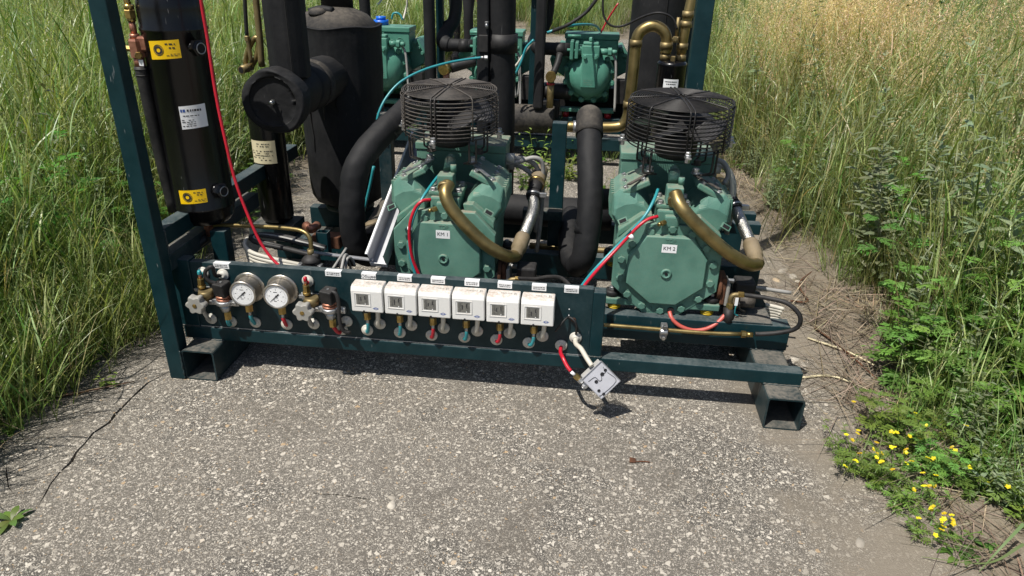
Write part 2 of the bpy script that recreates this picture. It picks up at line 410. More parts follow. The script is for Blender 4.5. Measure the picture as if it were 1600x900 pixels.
def noise2(t, vec, scale, detail=2.0, rough=0.6):
    n = t.nodes.new('ShaderNodeTexNoise'); n.noise_dimensions = '2D'; n.inputs['Scale'].default_value = scale
    n.inputs['Detail'].default_value = detail; n.inputs['Roughness'].default_value = rough
    t.links.new(vec, n.inputs['Vector']); return n.outputs['Fac'], n.outputs['Color']
def asphalt_mat():
    m, t, b = _new('exposed aggregate asphalt'); g = N(t, 'ShaderNodeNewGeometry'); p0 = g.outputs['Position']
    _, nc = noise2(t, p0, 60, 1)
    dis = N(t, 'ShaderNodeVectorMath', operation='MULTIPLY_ADD')
    t.links.new(nc, dis.inputs[0]); dis.inputs[1].default_value = (0.013, 0.013, 0.0); t.links.new(p0, dis.inputs[2])
    p = dis.outputs[0]
    big, _ = noise2(t, p0, 1.6, 4, 0.65); fin, _ = noise2(t, p0, 500, 2, 0.7)
    c = mixc(t, ramp(t, big, 0.36, 0.66), (0.062, 0.057, 0.050), (0.088, 0.083, 0.075))
    c = mixc(t, mth(t, 'MULTIPLY', ramp(t, fin, 0.40, 0.62), 0.22), c, (0.22, 0.20, 0.17))
    for sc, lo, hi, amt in ((560, -.10, .51, .62), (300, -.18, .53, .92), (145, -.48, .52, 1.0), (72, -1.25, .47, 1.0)):
        v = N(t, 'ShaderNodeTexVoronoi', voronoi_dimensions='2D'); v.inputs['Scale'].default_value = sc; t.links.new(p, v.inputs['Vector'])
        sep = N(t, 'ShaderNodeSeparateColor'); t.links.new(v.outputs['Color'], sep.inputs[0])
        th = mth(t, 'ADD', mth(t, 'MULTIPLY', sep.outputs[0], hi-lo), lo)
        mask = mth(t, 'MULTIPLY', ramp(t, mth(t, 'SUBTRACT', th, v.outputs['Distance']), 0.0, 0.07), amt)
        sc_c = mixc(t, sep.outputs[1], (0.23, 0.21, 0.178), (0.61, 0.56, 0.48))
        sc_c = mixc(t, ramp(t, sep.outputs[2], 0.965, 0.975), sc_c, (0.42, 0.30, 0.18))
        c = mixc(t, mask, c, sc_c)
    st, _ = noise2(t, p0, 3.1, 4, 0.7)
    c = mixc(t, mth(t, 'MULTIPLY', ramp(t, st, 0.52, 0.72), 0.45), c, (0.060, 0.052, 0.043))
    c = mixc(t, mth(t, 'MULTIPLY', ramp(t, big, 0.45, 0.30), 0.18), c, (0.24, 0.21, 0.17))
    sx = N(t, 'ShaderNodeSeparateXYZ'); t.links.new(p0, sx.inputs[0])
    for sg, x0, x1 in ((1, 1.62, 2.02), (-1, .12, .42)):
        mr = N(t, 'ShaderNodeMapRange', interpolation_type='SMOOTHSTEP'); t.links.new(mth(t, 'ADD', mth(t, 'MULTIPLY', sx.outputs[0], sg), mth(t, 'MULTIPLY', mth(t, 'SUBTRACT', st, 0.5), 0.9)), mr.inputs[0])
        mr.inputs[1].default_value = x0; mr.inputs[2].default_value = x1; mr.inputs[4].default_value = 0.82 if sg > 0 else 0.5
        c = mixc(t, mr.outputs[0], c, (0.215, 0.185, 0.145) if sg > 0 else (0.12, 0.105, 0.085))
    t.links.new(c, b.inputs['Base Color'])
    b.inputs['Roughness'].default_value = 0.9; b.inputs['Specular IOR Level'].default_value = 0.25
    bn = N(t, 'ShaderNodeBump'); bn.inputs['Strength'].default_value = 0.6; bn.inputs['Distance'].default_value = 0.003
    fb, _ = noise2(t, p0, 260, 1, 0.7)
    t.links.new(fb, bn.inputs['Height']); t.links.new(bn.outputs[0], b.inputs['Normal'])
    MATS['asphalt'] = m
asphalt_mat()
def wobble(pts, step, amp, seed):
    q = random.Random(seed); out = []
    for a, b in zip(pts[:-1], pts[1:]):
        n = max(1, int((Vector(b)-Vector(a)).length/step))
        for k in range(n):
            u = k/n; out.append((a[0]+(b[0]-a[0])*u+q.uniform(-amp, amp), a[1]+(b[1]-a[1])*u+q.uniform(-amp, amp)))
    out.append(pts[-1]); return out
def crack_poly(path, w, seed):
    q = random.Random(seed); c = wobble([p[:2] for p in path], .035, .007, seed); L = []; Rr = []
    for i, p in enumerate(c):
        a = Vector(c[max(i-1, 0)]); b = Vector(c[min(i+1, len(c)-1)]); d = (b-a).normalized(); nn = Vector((-d.y, d.x))
        e = min(i, len(c)-1-i)/3; h = w*min(1, e+.08)*q.uniform(.35, 1.0)
        L.append((p[0]+nn.x*h, p[1]+nn.y*h)); Rr.append((p[0]-nn.x*h, p[1]-nn.y*h))
    return L+Rr[::-1]
CRACKS = [([(-0.0768, 0.0349, 0.0000), (-0.1057, -0.0744, 0.0000), (-0.0936, -0.1839, 0.0000), (-0.1029, -0.3188, 0.0000), (-0.0792, -0.4313, 0.0000), (-0.0549, -0.5440, 0.0000)], .0048),
          ([(0.5192, -0.4160, 0.0000), (0.5705, -0.4177, 0.0000), (0.6648, -0.4178, 0.0000), (0.7485, -0.4169, 0.0000)], .0048),
          ([(0.4274, -0.6104, 0.0000), (0.4849, -0.5785, 0.0000), (0.5486, -0.5565, 0.0000)], .0034),
          ([(-0.1428, -0.5242, 0.0000), (-0.2081, -0.4542, 0.0000), (-0.2555, -0.3876, 0.0000)], .0025)]
def make_asphalt():
    out = [(x-.14, y) for x, y in wobble(EDGE_L, .05, .018, 3)]+[(x+.14, y) for x, y in wobble(EDGE_R, .05, .022, 4)]
    verts = [Vector(p) for p in out]; faces = [list(range(len(out)))]
    for k, (path, w) in enumerate(CRACKS):
        c = crack_poly(path, w, 20+k); faces.append(list(range(len(verts), len(verts)+len(c)))); verts += [Vector(p) for p in c]
    for y in np.arange(-2.8, 9.6, .35):
        for x in np.arange(xl(y)+.12, xr(y)-.1, .35): verts.append(Vector((x+.03*math.sin(y*9), y)))
    v2, e2, f2, ov, oe, of = delaunay_2d_cdt(verts, [], faces, 0, 1e-6)
    def inside(p, poly):
        c = False; j = len(poly)-1
        for i in range(len(poly)):
            a, b = poly[i], poly[j]
            if (a.y > p.y) != (b.y > p.y) and p.x < (b.x-a.x)*(p.y-a.y)/(b.y-a.y)+a.x: c = not c
            j = i
        return c
    polys = [[verts[i] for i in f] for f in faces]; keep = []
    boxes = [(min(p.x for p in f), max(p.x for p in f), min(p.y for p in f), max(p.y for p in f)) for f in polys]
    for f in f2:
        c = sum((v2[i] for i in f), Vector((0, 0)))/len(f)
        if not inside(c, polys[0]): continue
        if any(bx[0] <= c.x <= bx[1] and bx[2] <= c.y <= bx[3] and inside(c, pl) for pl, bx in zip(polys[1:], boxes[1:])): continue
        keep.append(f)
    bm = bmesh.new(); bv = [bm.verts.new((p.x, p.y, 0)) for p in v2]
    for f in keep:
        try: bm.faces.new([bv[i] for i in f])
        except ValueError: pass
    for v in list(bm.verts):
        if not v.link_faces: bm.verts.remove(v)
    bmesh.ops.recalc_face_normals(bm, faces=bm.faces)
    for f in bm.faces:
        if f.normal.z < 0: f.normal_flip()
    be = [e for e in bm.edges if e.is_boundary]
    r = bmesh.ops.extrude_edge_only(bm, edges=be)
    for g in r['geom']:
        if isinstance(g, bmesh.types.BMVert): g.co.z = -.03
    me = bpy.data.meshes.new('asphalt'); bm.to_mesh(me); bm.free()
    return struct(obj('asphalt', me, 'asphalt'))
ASPHALT = make_asphalt()

# loose and embedded stones, real pieces bedded in the asphalt
def pebble_mesh(seed, n=8):
    q = random.Random(seed); top = []; 
    el = q.uniform(.55, .95)
    ph = [2*math.pi*(i+q.uniform(-.3, .3))/n for i in range(n)]
    rr = [q.uniform(.72, 1.05) for _ in range(n)]
    base = [(math.cos(a)*r, math.sin(a)*r*el, -.1) for a, r in zip(ph, rr)]
    mid = [(x*.86, y*.86, q.uniform(.16, .26)) for x, y, _ in base]
    vs = base+mid+[(q.uniform(-.1, .1), q.uniform(-.1, .1), .30)]
    fs = [(i, (i+1) % n, n+(i+1) % n, n+i) for i in range(n)]+[(n+i, n+(i+1) % n, 2*n) for i in range(n)]
    return vs, fs
def stone_mat():
    m, t, b = _new('stone'); oi = N(t, 'ShaderNodeObjectInfo'); g = N(t, 'ShaderNodeNewGeometry')
    f, _ = noise(t, g.outputs['Position'], 160, 4, 0.6)
    isl = mth(t, 'FRACT', mth(t, 'ADD', oi.outputs['Random'], g.outputs['Random Per Island']))
    c = mixc(t, isl, (0.30, 0.27, 0.225), (0.58, 0.53, 0.45))
    c = mixc(t, ramp(t, mth(t, 'FRACT', mth(t, 'MULTIPLY', isl, 7.31)), 0.93, 0.95), c, (0.44, 0.34, 0.22))
    c = mixc(t, mth(t, 'MULTIPLY', ramp(t, f, 0.4, 0.65), 0.35), c, (0.22, 0.20, 0.17))
    t.links.new(c, b.inputs['Base Color']); b.inputs['Roughness'].default_value = 0.85
    MATS['stone'] = m
stone_mat()
PEB = []
for s_ in range(7):
    v_, f_ = pebble_mesh(100+s_); mb = MB(); mb.add(v_, f_, True); me_ = mb.mesh('stone'); me_.materials.append(MATS['stone']); PEB.append(me_)
def in_view_ground(q):
    # the stretch of pavement in front of the skid, denser towards the camera
    while True:
        y = q.uniform(-.85, 1.0) if q.random() < .9 else q.uniform(1, 2.6); x = q.uniform(-.38, 2.05)
        if xl(y)+.02 < x < xr(y)-.02: return x, y
q = random.Random(5)
def put_stones():
    for i in range(240):
        x, y = in_view_ground(q); s = q.uniform(.0055, .0095) if q.random() < .93 else q.uniform(.010, .014)
        o = obj('stone', PEB[i % 7], None, ASPHALT); o.location = (x, y, -s*.06); o.rotation_euler = (0, 0, q.uniform(0, 6.28)); o.scale = (s, s*q.uniform(.7, 1.1), s*.22)
    mb = MB(); shapes = [pebble_mesh(s, 6) for s in range(12)]
    for i in range(9000):
        x, y = in_view_ground(q); s = q.uniform(.0016, .0052)
        if q.random() < .7: s *= .7
        v_, f_ = shapes[i % 12]; mb.add(v_, f_, True, T(x, y, -s*.08) @ RZ(q.uniform(0, 360)) @ Matrix.Diagonal((s, s*q.uniform(.55, 1.1), s*.22, 1)))
    stuff(obj('aggregate', mb, 'stone', ASPHALT))
put_stones()
# a few bigger pale stones lying in the litter to the right, as in the picture
LOOSE = [((2.0341, 1.0247, 0.0000), .024), ((2.0177, 1.0718, 0.0000), .030), ((2.0614, 1.0538, 0.0000), .017), ((1.9862, 1.1246, 0.0000), .034), ((1.9421, 1.0281, 0.0000), .022), ((1.8606, 0.3970, 0.0000), .022), ((1.8840, 0.3611, 0.0000), .019), ((1.7514, 0.1021, 0.0000), .016), ((1.8167, -0.4014, 0.0000), .018), ((2.1022, 1.9038, 0.0000), .026), ((1.3318, 0.0660, 0.0000), .014), ((0.7495, -0.4319, 0.0000), .017), ((0.7442, -0.4067, 0.0000), .013)]
LOOSE_L = ['square pale stone beside the long dry stem right of the skid', 'larger pale stone behind two small ones right of the skid', 'smallest of the pale stones lying together right of the skid',
           'broad pale stone nearest the black hose loop end', 'pale stone lying beside the rear base rail end', 'pale stone just behind the right end of the front rail', 'dusty stone at the right end of the front rail',
           'small stone near the open end of the right foot tube', 'pale stone below the yellow flowers near the bottom right', 'pale stone far back beside the litter strip', 'flat pale stone in the shadow gap of the front rail',
           'tan stone at the end of the short pavement crack', 'smaller tan stone touching the one at the crack end']
for i, (p, s) in enumerate(LOOSE):
    o = obj('loose_stone', PEB[(i*3) % 7], None); o.location = (p[0], p[1], p[2]+s*.05); o.rotation_euler = (0, 0, i*1.3); o.scale = (s, s*.8, s*.75)
    tag(o, LOOSE_L[i], 'stone', 'loose pale stones on the pavement')

# ================================================================ VEGETATION
def cmesh(name, vs, fs, cols, mat):
    me = bpy.data.meshes.new(name); me.from_pydata(vs, [], fs)
    a = me.color_attributes.new('Col', 'FLOAT_COLOR', 'POINT')
    c4 = np.ones((len(vs), 4), dtype=np.float32); c4[:, :3] = np.asarray(cols); a.data.foreach_set('color', c4.ravel())
    me.materials.append(MATS[mat]); me.polygons.foreach_set('use_smooth', [True]*len(fs)); me.update(); return me
class Veg:
    def __init__(s, seed): s.v = []; s.f = []; s.c = []; s.q = random.Random(seed)
    def strip(s, P, w, c0, c1, side=None, tip=True):
        """leaf strip along points P, half-width profile w(u)"""
        o = len(s.v); n = len(P)
        for i, p in enumerate(P):
            u = i/(n-1); d = (P[min(i+1, n-1)]-P[max(i-1, 0)])
            sd = side if side is not None else Vector((-d.y, d.x, 0))
            if sd.length < 1e-6: sd = Vector((1, 0, 0))
            sd = sd.normalized()*w(u)
            cc = [c0[k]+(c1[k]-c0[k])*u for k in range(3)]
            s.v += [tuple(p-sd), tuple(p+sd)]; s.c += [cc, cc]
        for i in range(n-1): a = o+2*i; s.f.append((a, a+1, a+3, a+2))
    def blade(s, root, h, w, lean, bend, az, c0, c1, n=5):
        P = []; dirx, diry = math.cos(az), math.sin(az); x = 0.0; z = 0.0; th = lean
        for i in range(n+1):
            P.append(Vector((root[0]+dirx*x, root[1]+diry*x, root[2]+z)))
            x += h/n*math.sin(th); z += h/n*math.cos(th); th += bend/n*(0.4+1.2*i/n)
        a2 = az+math.pi/2+s.q.uniform(-.5, .5)
        s.strip(P, lambda u: w*(1-u)**.7*min(1, .55+u*2)+.0001, c0, c1, Vector((math.cos(a2), math.sin(a2), .15)))
        return P
    def leaf(s, p, d, L, W, c0, c1, droop=.5, n=4, roll=0.0, shape=1.0):
        d = Vector(d).normalized(); P = []; q = Vector(p)
        for i in range(n+1):
            P.append(q.copy()); q = q+d*(L/n); d = (d+Vector((0, 0, -droop/n))).normalized()
        h = Vector((-d.y, d.x, 0)); h = h.normalized() if h.length > 1e-4 else Vector((1, 0, 0))
        h = (h*math.cos(roll)+Vector((0, 0, 1))*math.sin(roll))
        s.strip(P, lambda u: W*max(.02, math.sin(math.pi*min(1, u**shape*.93+.06))), c0, c1, h)
    def fern(s, p, d, L, c0, c1, pairs=7, droop=.5, lob=True):
        d = Vector(d).normalized(); q = Vector(p); n = pairs
        spine = []
        for i in range(n+2):
            spine.append((q.copy(), d.copy())); q = q+d*(L/(n+1)); d = (d+Vector((0, 0, -droop/n))).normalized()
        s.strip([a for a, _ in spine], lambda u: .0016*(1-u*.7), c0, c1)
        for i in range(1, n+1):
            a, dd = spine[i]; u = i/n; ll = L*.40*math.sin(math.pi*(.18+.74*u))
            sd = Vector((-dd.y, dd.x, 0)); sd = sd.normalized() if sd.length > 1e-4 else Vector((1, 0, 0))
            for sg in (-1, 1):
                v = (sd*sg*.85+dd*.55+Vector((0, 0, s.q.uniform(-.2, .2)))).normalized()
                s.leaf(a, v, ll, ll*.16, c0, c1, .3, 3, s.q.uniform(-.6, .6))
                if lob:
                    for k in (.35, .62):
                        for s2 in (-1, 1):
                            w2 = (v+Vector((-v.y, v.x, 0))*s2*.8).normalized()
                            s.leaf(a+v*ll*k, w2, ll*.36, ll*.075, c0, c1, .2, 2, s.q.uniform(-.5, .5))
        a, dd = spine[-1]; s.leaf(a, dd, L*.12, L*.025, c0, c1, .1, 2)
    def panicle(s, P, L, n, c, spread=.03, sz=.006):
        """loose seed head along the last stretch of a stalk"""
        top = P[-1]; d = (P[-1]-P[-2]).normalized()
        for i in range(n):
            u = s.q.random(); rr = spread*(1-u)*.9+.003
            a = s.q.uniform(0, 6.28); b = top-d*L*(1-u)
            p = b+Vector((math.cos(a)*rr*s.q.random(), math.sin(a)*rr*s.q.random(), s.q.uniform(-.01, .012)))
            dd = (d+Vector((math.cos(a), math.sin(a), s.q.uniform(-.7, .2)))*.7).normalized()
            k = s.q.uniform(.75, 1.2); cc = [x*k for x in c]
            s.leaf(p, dd, sz*s.q.uniform(.8, 1.7), sz*.22, cc, cc, .2, 2, s.q.uniform(-1, 1))
    def mesh(s, name, mat): return cmesh(name, s.v, s.f, s.c, mat)
def vary(q, c, a=.25):
    k = 1+q.uniform(-a, a); return (c[0]*k*(1+q.uniform(-.12, .12)), c[1]*k, c[2]*k*(1+q.uniform(-.15, .15)))
GRN = (0.128, 0.188, 0.046); GRN2 = (0.270, 0.325, 0.130); LUSH = (0.100, 0.176, 0.038); YEL = (0.34, 0.35, 0.13)
STRAW = (0.52, 0.43, 0.235); TAN = (0.66, 0.505, 0.30); GREY = (0.185, 0.225, 0.125); FERN = (0.085, 0.190, 0.028)
TUFTS = bpy.data.collections.new('grass tufts')
def tuft(name, build, seed, mat='grass blades'):
    v = Veg(seed); build(v, v.q); o = bpy.data.objects.new(name, v.mesh(name, mat)); TUFTS.objects.link(o); return o
def culm(v, q, root, h, col, tip, leafc, nleaf=4, head=0, headc=None, lean=(.02, .28), wide=.0036):
    """one grass stalk: stem, arching leaves from its nodes, now and then a seed head"""
    a = q.uniform(0, 6.28)
    P = v.blade(root, h, .0013, q.uniform(*lean), q.uniform(.02, .5), a, col, tip, 7)
    for i in range(nleaf):
        u = q.uniform(.05, .80); k = min(int(u*7), 6); p = P[k].lerp(P[k+1], u*7-k); b = q.uniform(0, 6.28); lc = vary(q, leafc, .3)
        L = q.uniform(.14, .36)*(1.1-.4*u)
        v.leaf(p, (math.cos(b)*.45, math.sin(b)*.45, q.uniform(.7, 1.5)), L, q.uniform(.5, 1.0)*wide, lc, [x*1.3 for x in lc], q.uniform(.2, 1.7), 6, q.uniform(-.8, .8), .55)
    if head: v.panicle(P, q.uniform(.10, .18), head, headc, .024, .0070)
def t_lush(v, q, n=120, hmax=.85, tan=.05):
    for i in range(n):
        a = q.uniform(0, 6.28); r = .30*math.sqrt(q.random()); root = (math.cos(a)*r, math.sin(a)*r, -.02); dry = q.random() < .10
        c = vary(q, STRAW if dry else (GRN if q.random() < .5 else LUSH)); c1 = vary(q, STRAW if dry else GRN2)
        v.blade(root, q.uniform(.25, .9)*hmax, q.uniform(.0016, .0042), q.uniform(.02, .55), q.uniform(.1, 1.8), q.uniform(0, 6.28), [x*.8 for x in c], c1, 6)
    for i in range(int(n*.42)):
        a = q.uniform(0, 6.28); r = .29*math.sqrt(q.random()); sh = q.random() < .25
        culm(v, q, (math.cos(a)*r, math.sin(a)*r, -.02), hmax*q.uniform(.55, 1.1), vary(q, GRN), vary(q, YEL), LUSH if q.random() < .5 else GRN2, 4, 26 if sh else 0, vary(q, YEL))
def t_dry(v, q, n=95, hmax=.92, heads=7):
    for i in range(n):
        a = q.uniform(0, 6.28); r = .30*math.sqrt(q.random()); root = (math.cos(a)*r, math.sin(a)*r, -.02)
        k = q.random(); c = vary(q, GREY if k < .55 else (GRN2 if k < .8 else STRAW)); c1 = vary(q, GRN2 if k < .5 else (YEL if k < .8 else STRAW))
        v.blade(root, q.uniform(.25, .9)*hmax*.8, q.uniform(.0014, .0034), q.uniform(.02, .5), q.uniform(.1, 1.6), q.uniform(0, 6.28), c, c1, 6)
    for i in range(int(n*.4)):
        a = q.uniform(0, 6.28); r = .29*math.sqrt(q.random())
        culm(v, q, (math.cos(a)*r, math.sin(a)*r, -.02), hmax*q.uniform(.45, .9), vary(q, GREY), vary(q, YEL), GREY if q.random() < .5 else GRN2, 4)
    for i in range(heads):
        a = q.uniform(0, 6.28); r = .28*math.sqrt(q.random())
        culm(v, q, (math.cos(a)*r, math.sin(a)*r, -.02), hmax*q.uniform(.75, 1.15), vary(q, YEL), vary(q, STRAW), STRAW if q.random() < .25 else GRN2, 2, 44, vary(q, TAN, .2), (.02, .2))
def t_weed(v, q):
    for k in range(13):
        a = q.uniform(0, 6.28); r = .26*math.sqrt(q.random()); root = (math.cos(a)*r, math.sin(a)*r, -.02); h = q.uniform(.45, .9)
        P = v.blade(root, h, .0022, q.uniform(.02, .15), q.uniform(0, .25), a, vary(q, GREY), vary(q, GREY), 9)
        for i in range(34):
            u = q.uniform(.15, 1); j = min(int(u*9), 8); p = P[j].lerp(P[j+1], u*9-j); b = q.uniform(0, 6.28)
            L = .085*(1.15-u)+.018
            v.leaf(p, (math.cos(b), math.sin(b), q.uniform(.2, .9)), L, L*.13, vary(q, GREY), vary(q, (0.22, 0.27, 0.15)), .7, 4, q.uniform(-.5, .5))
def t_fern(v, q):
    for k in range(9):
        a = q.uniform(0, 6.28); r = .22*math.sqrt(q.random()); root = (math.cos(a)*r, math.sin(a)*r, -.02); h = q.uniform(.25, .62)
        P = v.blade(root, h, .0024, q.uniform(.02, .2), q.uniform(0, .3), a, vary(q, FERN), vary(q, FERN), 8)
        for i in range(9):
            u = .12+.86*i/9; j = min(int(u*8), 7); p = P[j].lerp(P[j+1], u*8-j); b = i*2.4+q.uniform(-.4, .4)
            c = vary(q, FERN, .3)
            v.fern(p, (math.cos(b), math.sin(b), q.uniform(.3, .9)), .15*(1.2-u)+.03, c, [x*1.25 for x in c], 6, .9, False)
def t_short(v, q, n=110):
    for i in range(n):
        a = q.uniform(0, 6.28); r = .16*math.sqrt(q.random()); root = (math.cos(a)*r, math.sin(a)*r, -.01); dry = q.random() < .2
        v.blade(root, q.uniform(.06, .24), q.uniform(.0014, .0030), q.uniform(.1, .7), q.uniform(.3, 1.5), q.uniform(0, 6.28), vary(q, STRAW if dry else LUSH), vary(q, STRAW if dry else GRN2), 4)
    for i in range(16):
        b = q.uniform(0, 6.28); c = vary(q, FERN); v.leaf((q.uniform(-.13, .13), q.uniform(-.13, .13), 0), (math.cos(b), math.sin(b), q.uniform(.3, 1)), q.uniform(.05, .11), .013, c, [x*1.2 for x in c], 1.0, 4)
def t_dead(v, q, n=40):
    for i in range(n):
        root = (q.uniform(-.13, .13), q.uniform(-.13, .13), q.uniform(-.005, .02)); c = vary(q, (0.30, 0.24, 0.165) if q.random() < .5 else (0.17, 0.13, 0.09), .3)
        v.blade(root, q.uniform(.06, .30), q.uniform(.0008, .0022), q.uniform(1.35, 1.6), q.uniform(-.12, .25), q.uniform(0, 6.28), c, c, 4)
for k in range(3): tuft('tuft_a%d' % k, t_lush, 40+k)                                           # 0-2
for k in range(3): tuft('tuft_b%d' % k, t_dry, 50+k)                                            # 3-5
for k in range(2): tuft('tuft_c%d' % k, t_weed, 60+k, 'leaves')                                 # 6-7
for k in range(2): tuft('tuft_d%d' % k, t_fern, 70+k, 'leaves')                                 # 8-9
for k in range(2): tuft('tuft_e%d' % k, t_short, 80+k)                                          # 10-11
for k in range(2): tuft('tuft_f%d' % k, t_dead, 90+k, 'dry stems')                              # 12-13
tuft('tuft_g0', lambda v, q: t_lush(v, q, 100, .6, .02), 44)                                     # 14
tuft('tuft_h0', lambda v, q: t_dry(v, q, 45, 1.0, 42), 57)                                      # 15
NAMES = sorted(o.name for o in TUFTS.objects)
def scatter(name, pts, label):
    """one mass of grass: tufts set on the points by a node tree (x, y, z, tuft, scale, tilt)"""
    me = bpy.data.meshes.new(name); me.from_pydata([p[:3] for p in pts], [], [])
    me.attributes.new('pick', 'INT', 'POINT').data.foreach_set('value', [int(p[3]) for p in pts])
    me.attributes.new('size', 'FLOAT', 'POINT').data.foreach_set('value', [p[4] for p in pts])
    qq = random.Random(len(pts))
    me.attributes.new('turn', 'FLOAT_VECTOR', 'POINT').data.foreach_set('vector', [c for p in pts for c in (qq.uniform(-p[5], p[5]), qq.uniform(-p[5], p[5]), qq.uniform(0, 6.28))])
    o = bpy.data.objects.new(name, me); COL.objects.link(o)
    g = bpy.data.node_groups.new(name, 'GeometryNodeTree')
    g.interface.new_socket('Geometry', in_out='INPUT', socket_type='NodeSocketGeometry'); g.interface.new_socket('Geometry', in_out='OUTPUT', socket_type='NodeSocketGeometry')
    gi = g.nodes.new('NodeGroupInput'); go = g.nodes.new('NodeGroupOutput')
    ci = g.nodes.new('GeometryNodeCollectionInfo'); ci.inputs['Collection'].default_value = TUFTS
    ci.inputs['Separate Children'].default_value = True; ci.inputs['Reset Children'].default_value = True
    ip = g.nodes.new('GeometryNodeInstanceOnPoints'); ip.inputs['Pick Instance'].default_value = True
    def na(n, ty):
        a = g.nodes.new('GeometryNodeInputNamedAttribute'); a.data_type = ty; a.inputs['Name'].default_value = n; return a.outputs['Attribute']
    g.links.new(gi.outputs[0], ip.inputs['Points']); g.links.new(ci.outputs[0], ip.inputs['Instance'])
    g.links.new(na('pick', 'INT'), ip.inputs['Instance Index'])
    er = g.nodes.new('FunctionNodeEulerToRotation'); g.links.new(na('turn', 'FLOAT_VECTOR'), er.inputs[0]); g.links.new(er.outputs[0], ip.inputs['Rotation'])
    g.links.new(na('size', 'FLOAT'), ip.inputs['Scale'])
    g.links.new(ip.outputs[0], go.inputs[0])
    mo = o.modifiers.new('scatter', 'NODES'); mo.node_group = g
    me.materials.append(MATS['grass blades'])
    o['label'] = label; o['category'] = 'grass'
    return stuff(o)
q = random.Random(21)
def gz(x, y):
    d = max(xl(min(y, 9.8))-x, x-xr(min(y, 9.8)), y-9.8); return .0+(min(max(d-.4, 0)*.05, .12))*(1+.4*math.sin(x*.7+y*.5))
def pick(ws):
    r = q.random()*sum(w for _, w in ws)
    for k, w in ws:
        r -= w
        if r <= 0: return q.choice(k)
    return ws[0][0][0]
A, B, C_, D, E_, F_ = [0, 1, 2], [3, 4, 5], [6, 7], [8, 9], [10, 11], [12, 13]
left = []; right = []; back = []; litter = []
for i in range(640):
    y = q.uniform(-1.2, 7.5); e = xl(y); d = abs(q.gauss(0, 1.25)); x = e-.13-d
    ed = min(d/.35, 1)
    k = pick([(A, 6*ed+.4), ([14], 2.0), (E_, 2.4*(1-ed)+.15), (D, 1.0+1.6*(1-ed)), (C_, .8), (B, .5*ed)])
    s = (.55+.45*ed)*q.uniform(.8, 1.2)
    if d < .10: s *= .8
    left.append((x, y, gz(x, y), k, s, .12))
for i in range(820):
    y = q.uniform(-.9, 7.5); e = xr(y)+(.20 if y < 1.6 else .12); d = abs(q.gauss(0, 1.3)); x = e+d
    ed = min(d/.40, 1)
    near = max(0, 1-abs(y-.1)/.75)
    k = pick([(B, 2.0*ed), ([15], .15*ed*(1-near)), (C_, 1.9), (A, 2.8*ed), (D, .7*near+.25), (E_, 2.2*(1-ed)+.1), (F_, .8*(1-ed)), ([14], 1.8)])
    s = (.50+.5*ed)*q.uniform(.8, 1.15)
    if k in B+[15] and (x > 3.4 or y > 4.2) and q.random() < .7: k = q.choice(A+[14, 6, 7])
    if d < .12: s *= .75
    right.append((x, y, gz(x, y), k, s, .13))
for i in range(1100):
    y = 7+abs(q.gauss(0, 9)); x = .8+q.gauss(0, .55)*(y+4)
    if y < 9.9 and xl(y) < x < xr(y): continue
    k = pick([(A, 5), (B, 1.0), (C_, 1), (D, .8), ([15], .15)])
    back.append((x, y, gz(x, y), k, q.uniform(.85, 1.25), .12))
for i in range(105):
    sd = q.random() < .25
    y = q.uniform(-.8, 3.6)
    x = (xl(y)-.06-abs(q.gauss(0, .09))) if sd else (xr(y)+.06+abs(q.gauss(.04, .10)))
    litter.append((x, y, .004, q.choice(F_), q.uniform(.6, 1.2), .06))
for i in range(60):
    y = q.uniform(2.0, 7); litter.append((q.uniform(-.3, 2), y, .002, q.choice(E_+F_), q.uniform(.4, .8), .1))
for i in range(70):
    y = q.uniform(-.75, .55); left.append((xl(y)-q.uniform(-.02, .13), y, .0, q.choice(E_+[14]), q.uniform(.45, .8), .2))
for i in range(46):
    x, y = q.gauss(2.62, .20), q.gauss(2.9, .40); right.append((x, y, gz(x, y), 15, q.uniform(.85, 1.08), .1))
for i in range(16):
    x, y = q.gauss(3.3, .5), q.gauss(2.4, .6); right.append((x, y, gz(x, y), 15, q.uniform(.85, 1.05), .1))
scatter('tall_grass', left, 'lush green tall grass bordering the pavement on the left')
scatter('meadow_grass', right, 'tall straw coloured and green meadow grass on the right')
scatter('far_grass', back, 'meadow grass stretching away behind the second skid')
scatter('dry_litter', litter, 'dry stems and dead grass lying along the pavement edges')

# ================================================================ FRONT SKID
def rrect(x0, x1, z0, z1, r, n=4):
    out = []
    for cx, cz, a0 in ((x1-r, z1-r, 0), (x0+r, z1-r, 90), (x0+r, z0+r, 180), (x1-r, z0+r, 270)):
        for k in range(n+1):
            a = R(a0+90*k/n); out.append((cx+r*math.cos(a), cz+r*math.sin(a)))
    return out
def hollow(x0, x1, z0, z1, wall, rad, y0, y1):
    """square tube along y, open ends"""
    o = rrect(x0, x1, z0, z1, rad); i = rrect(x0+wall, x1-wall, z0+wall, z1-wall, max(rad-wall, .001)); n = len(o)
    mb = MB(); vs = [(x, y, z) for y in (y0, y1) for x, z in o]+[(x, y, z) for y in (y0, y1) for x, z in i]
    fs = []
    for k in range(n):
        j = (k+1) % n
        fs += [(k, j, n+j, n+k), (2*n+j, 2*n+k, 3*n+k, 3*n+j), (j, k, 2*n+k, 2*n+j), (n+k, n+j, 3*n+j, 3*n+k)]
    mb.add(vs, fs, False); return mb
SK = thing('skid_frame', 'long dark teal steel skid frame with front control panel, nearest the camera', 'frame')
def fbox(name, x0, x1, y0, y1, z0, z1, mat='frame paint', parent=None, bevel=.003):
    return obj(name, MB().box(x0, x1, y0, y1, z0, z1), mat, parent or SK, bevel)
for fx in (0.0, 1.682):
    obj('foot', hollow(fx, fx+.1, 0, .1, .005, .010, 0.004, 1.15), 'foot paint', SK)
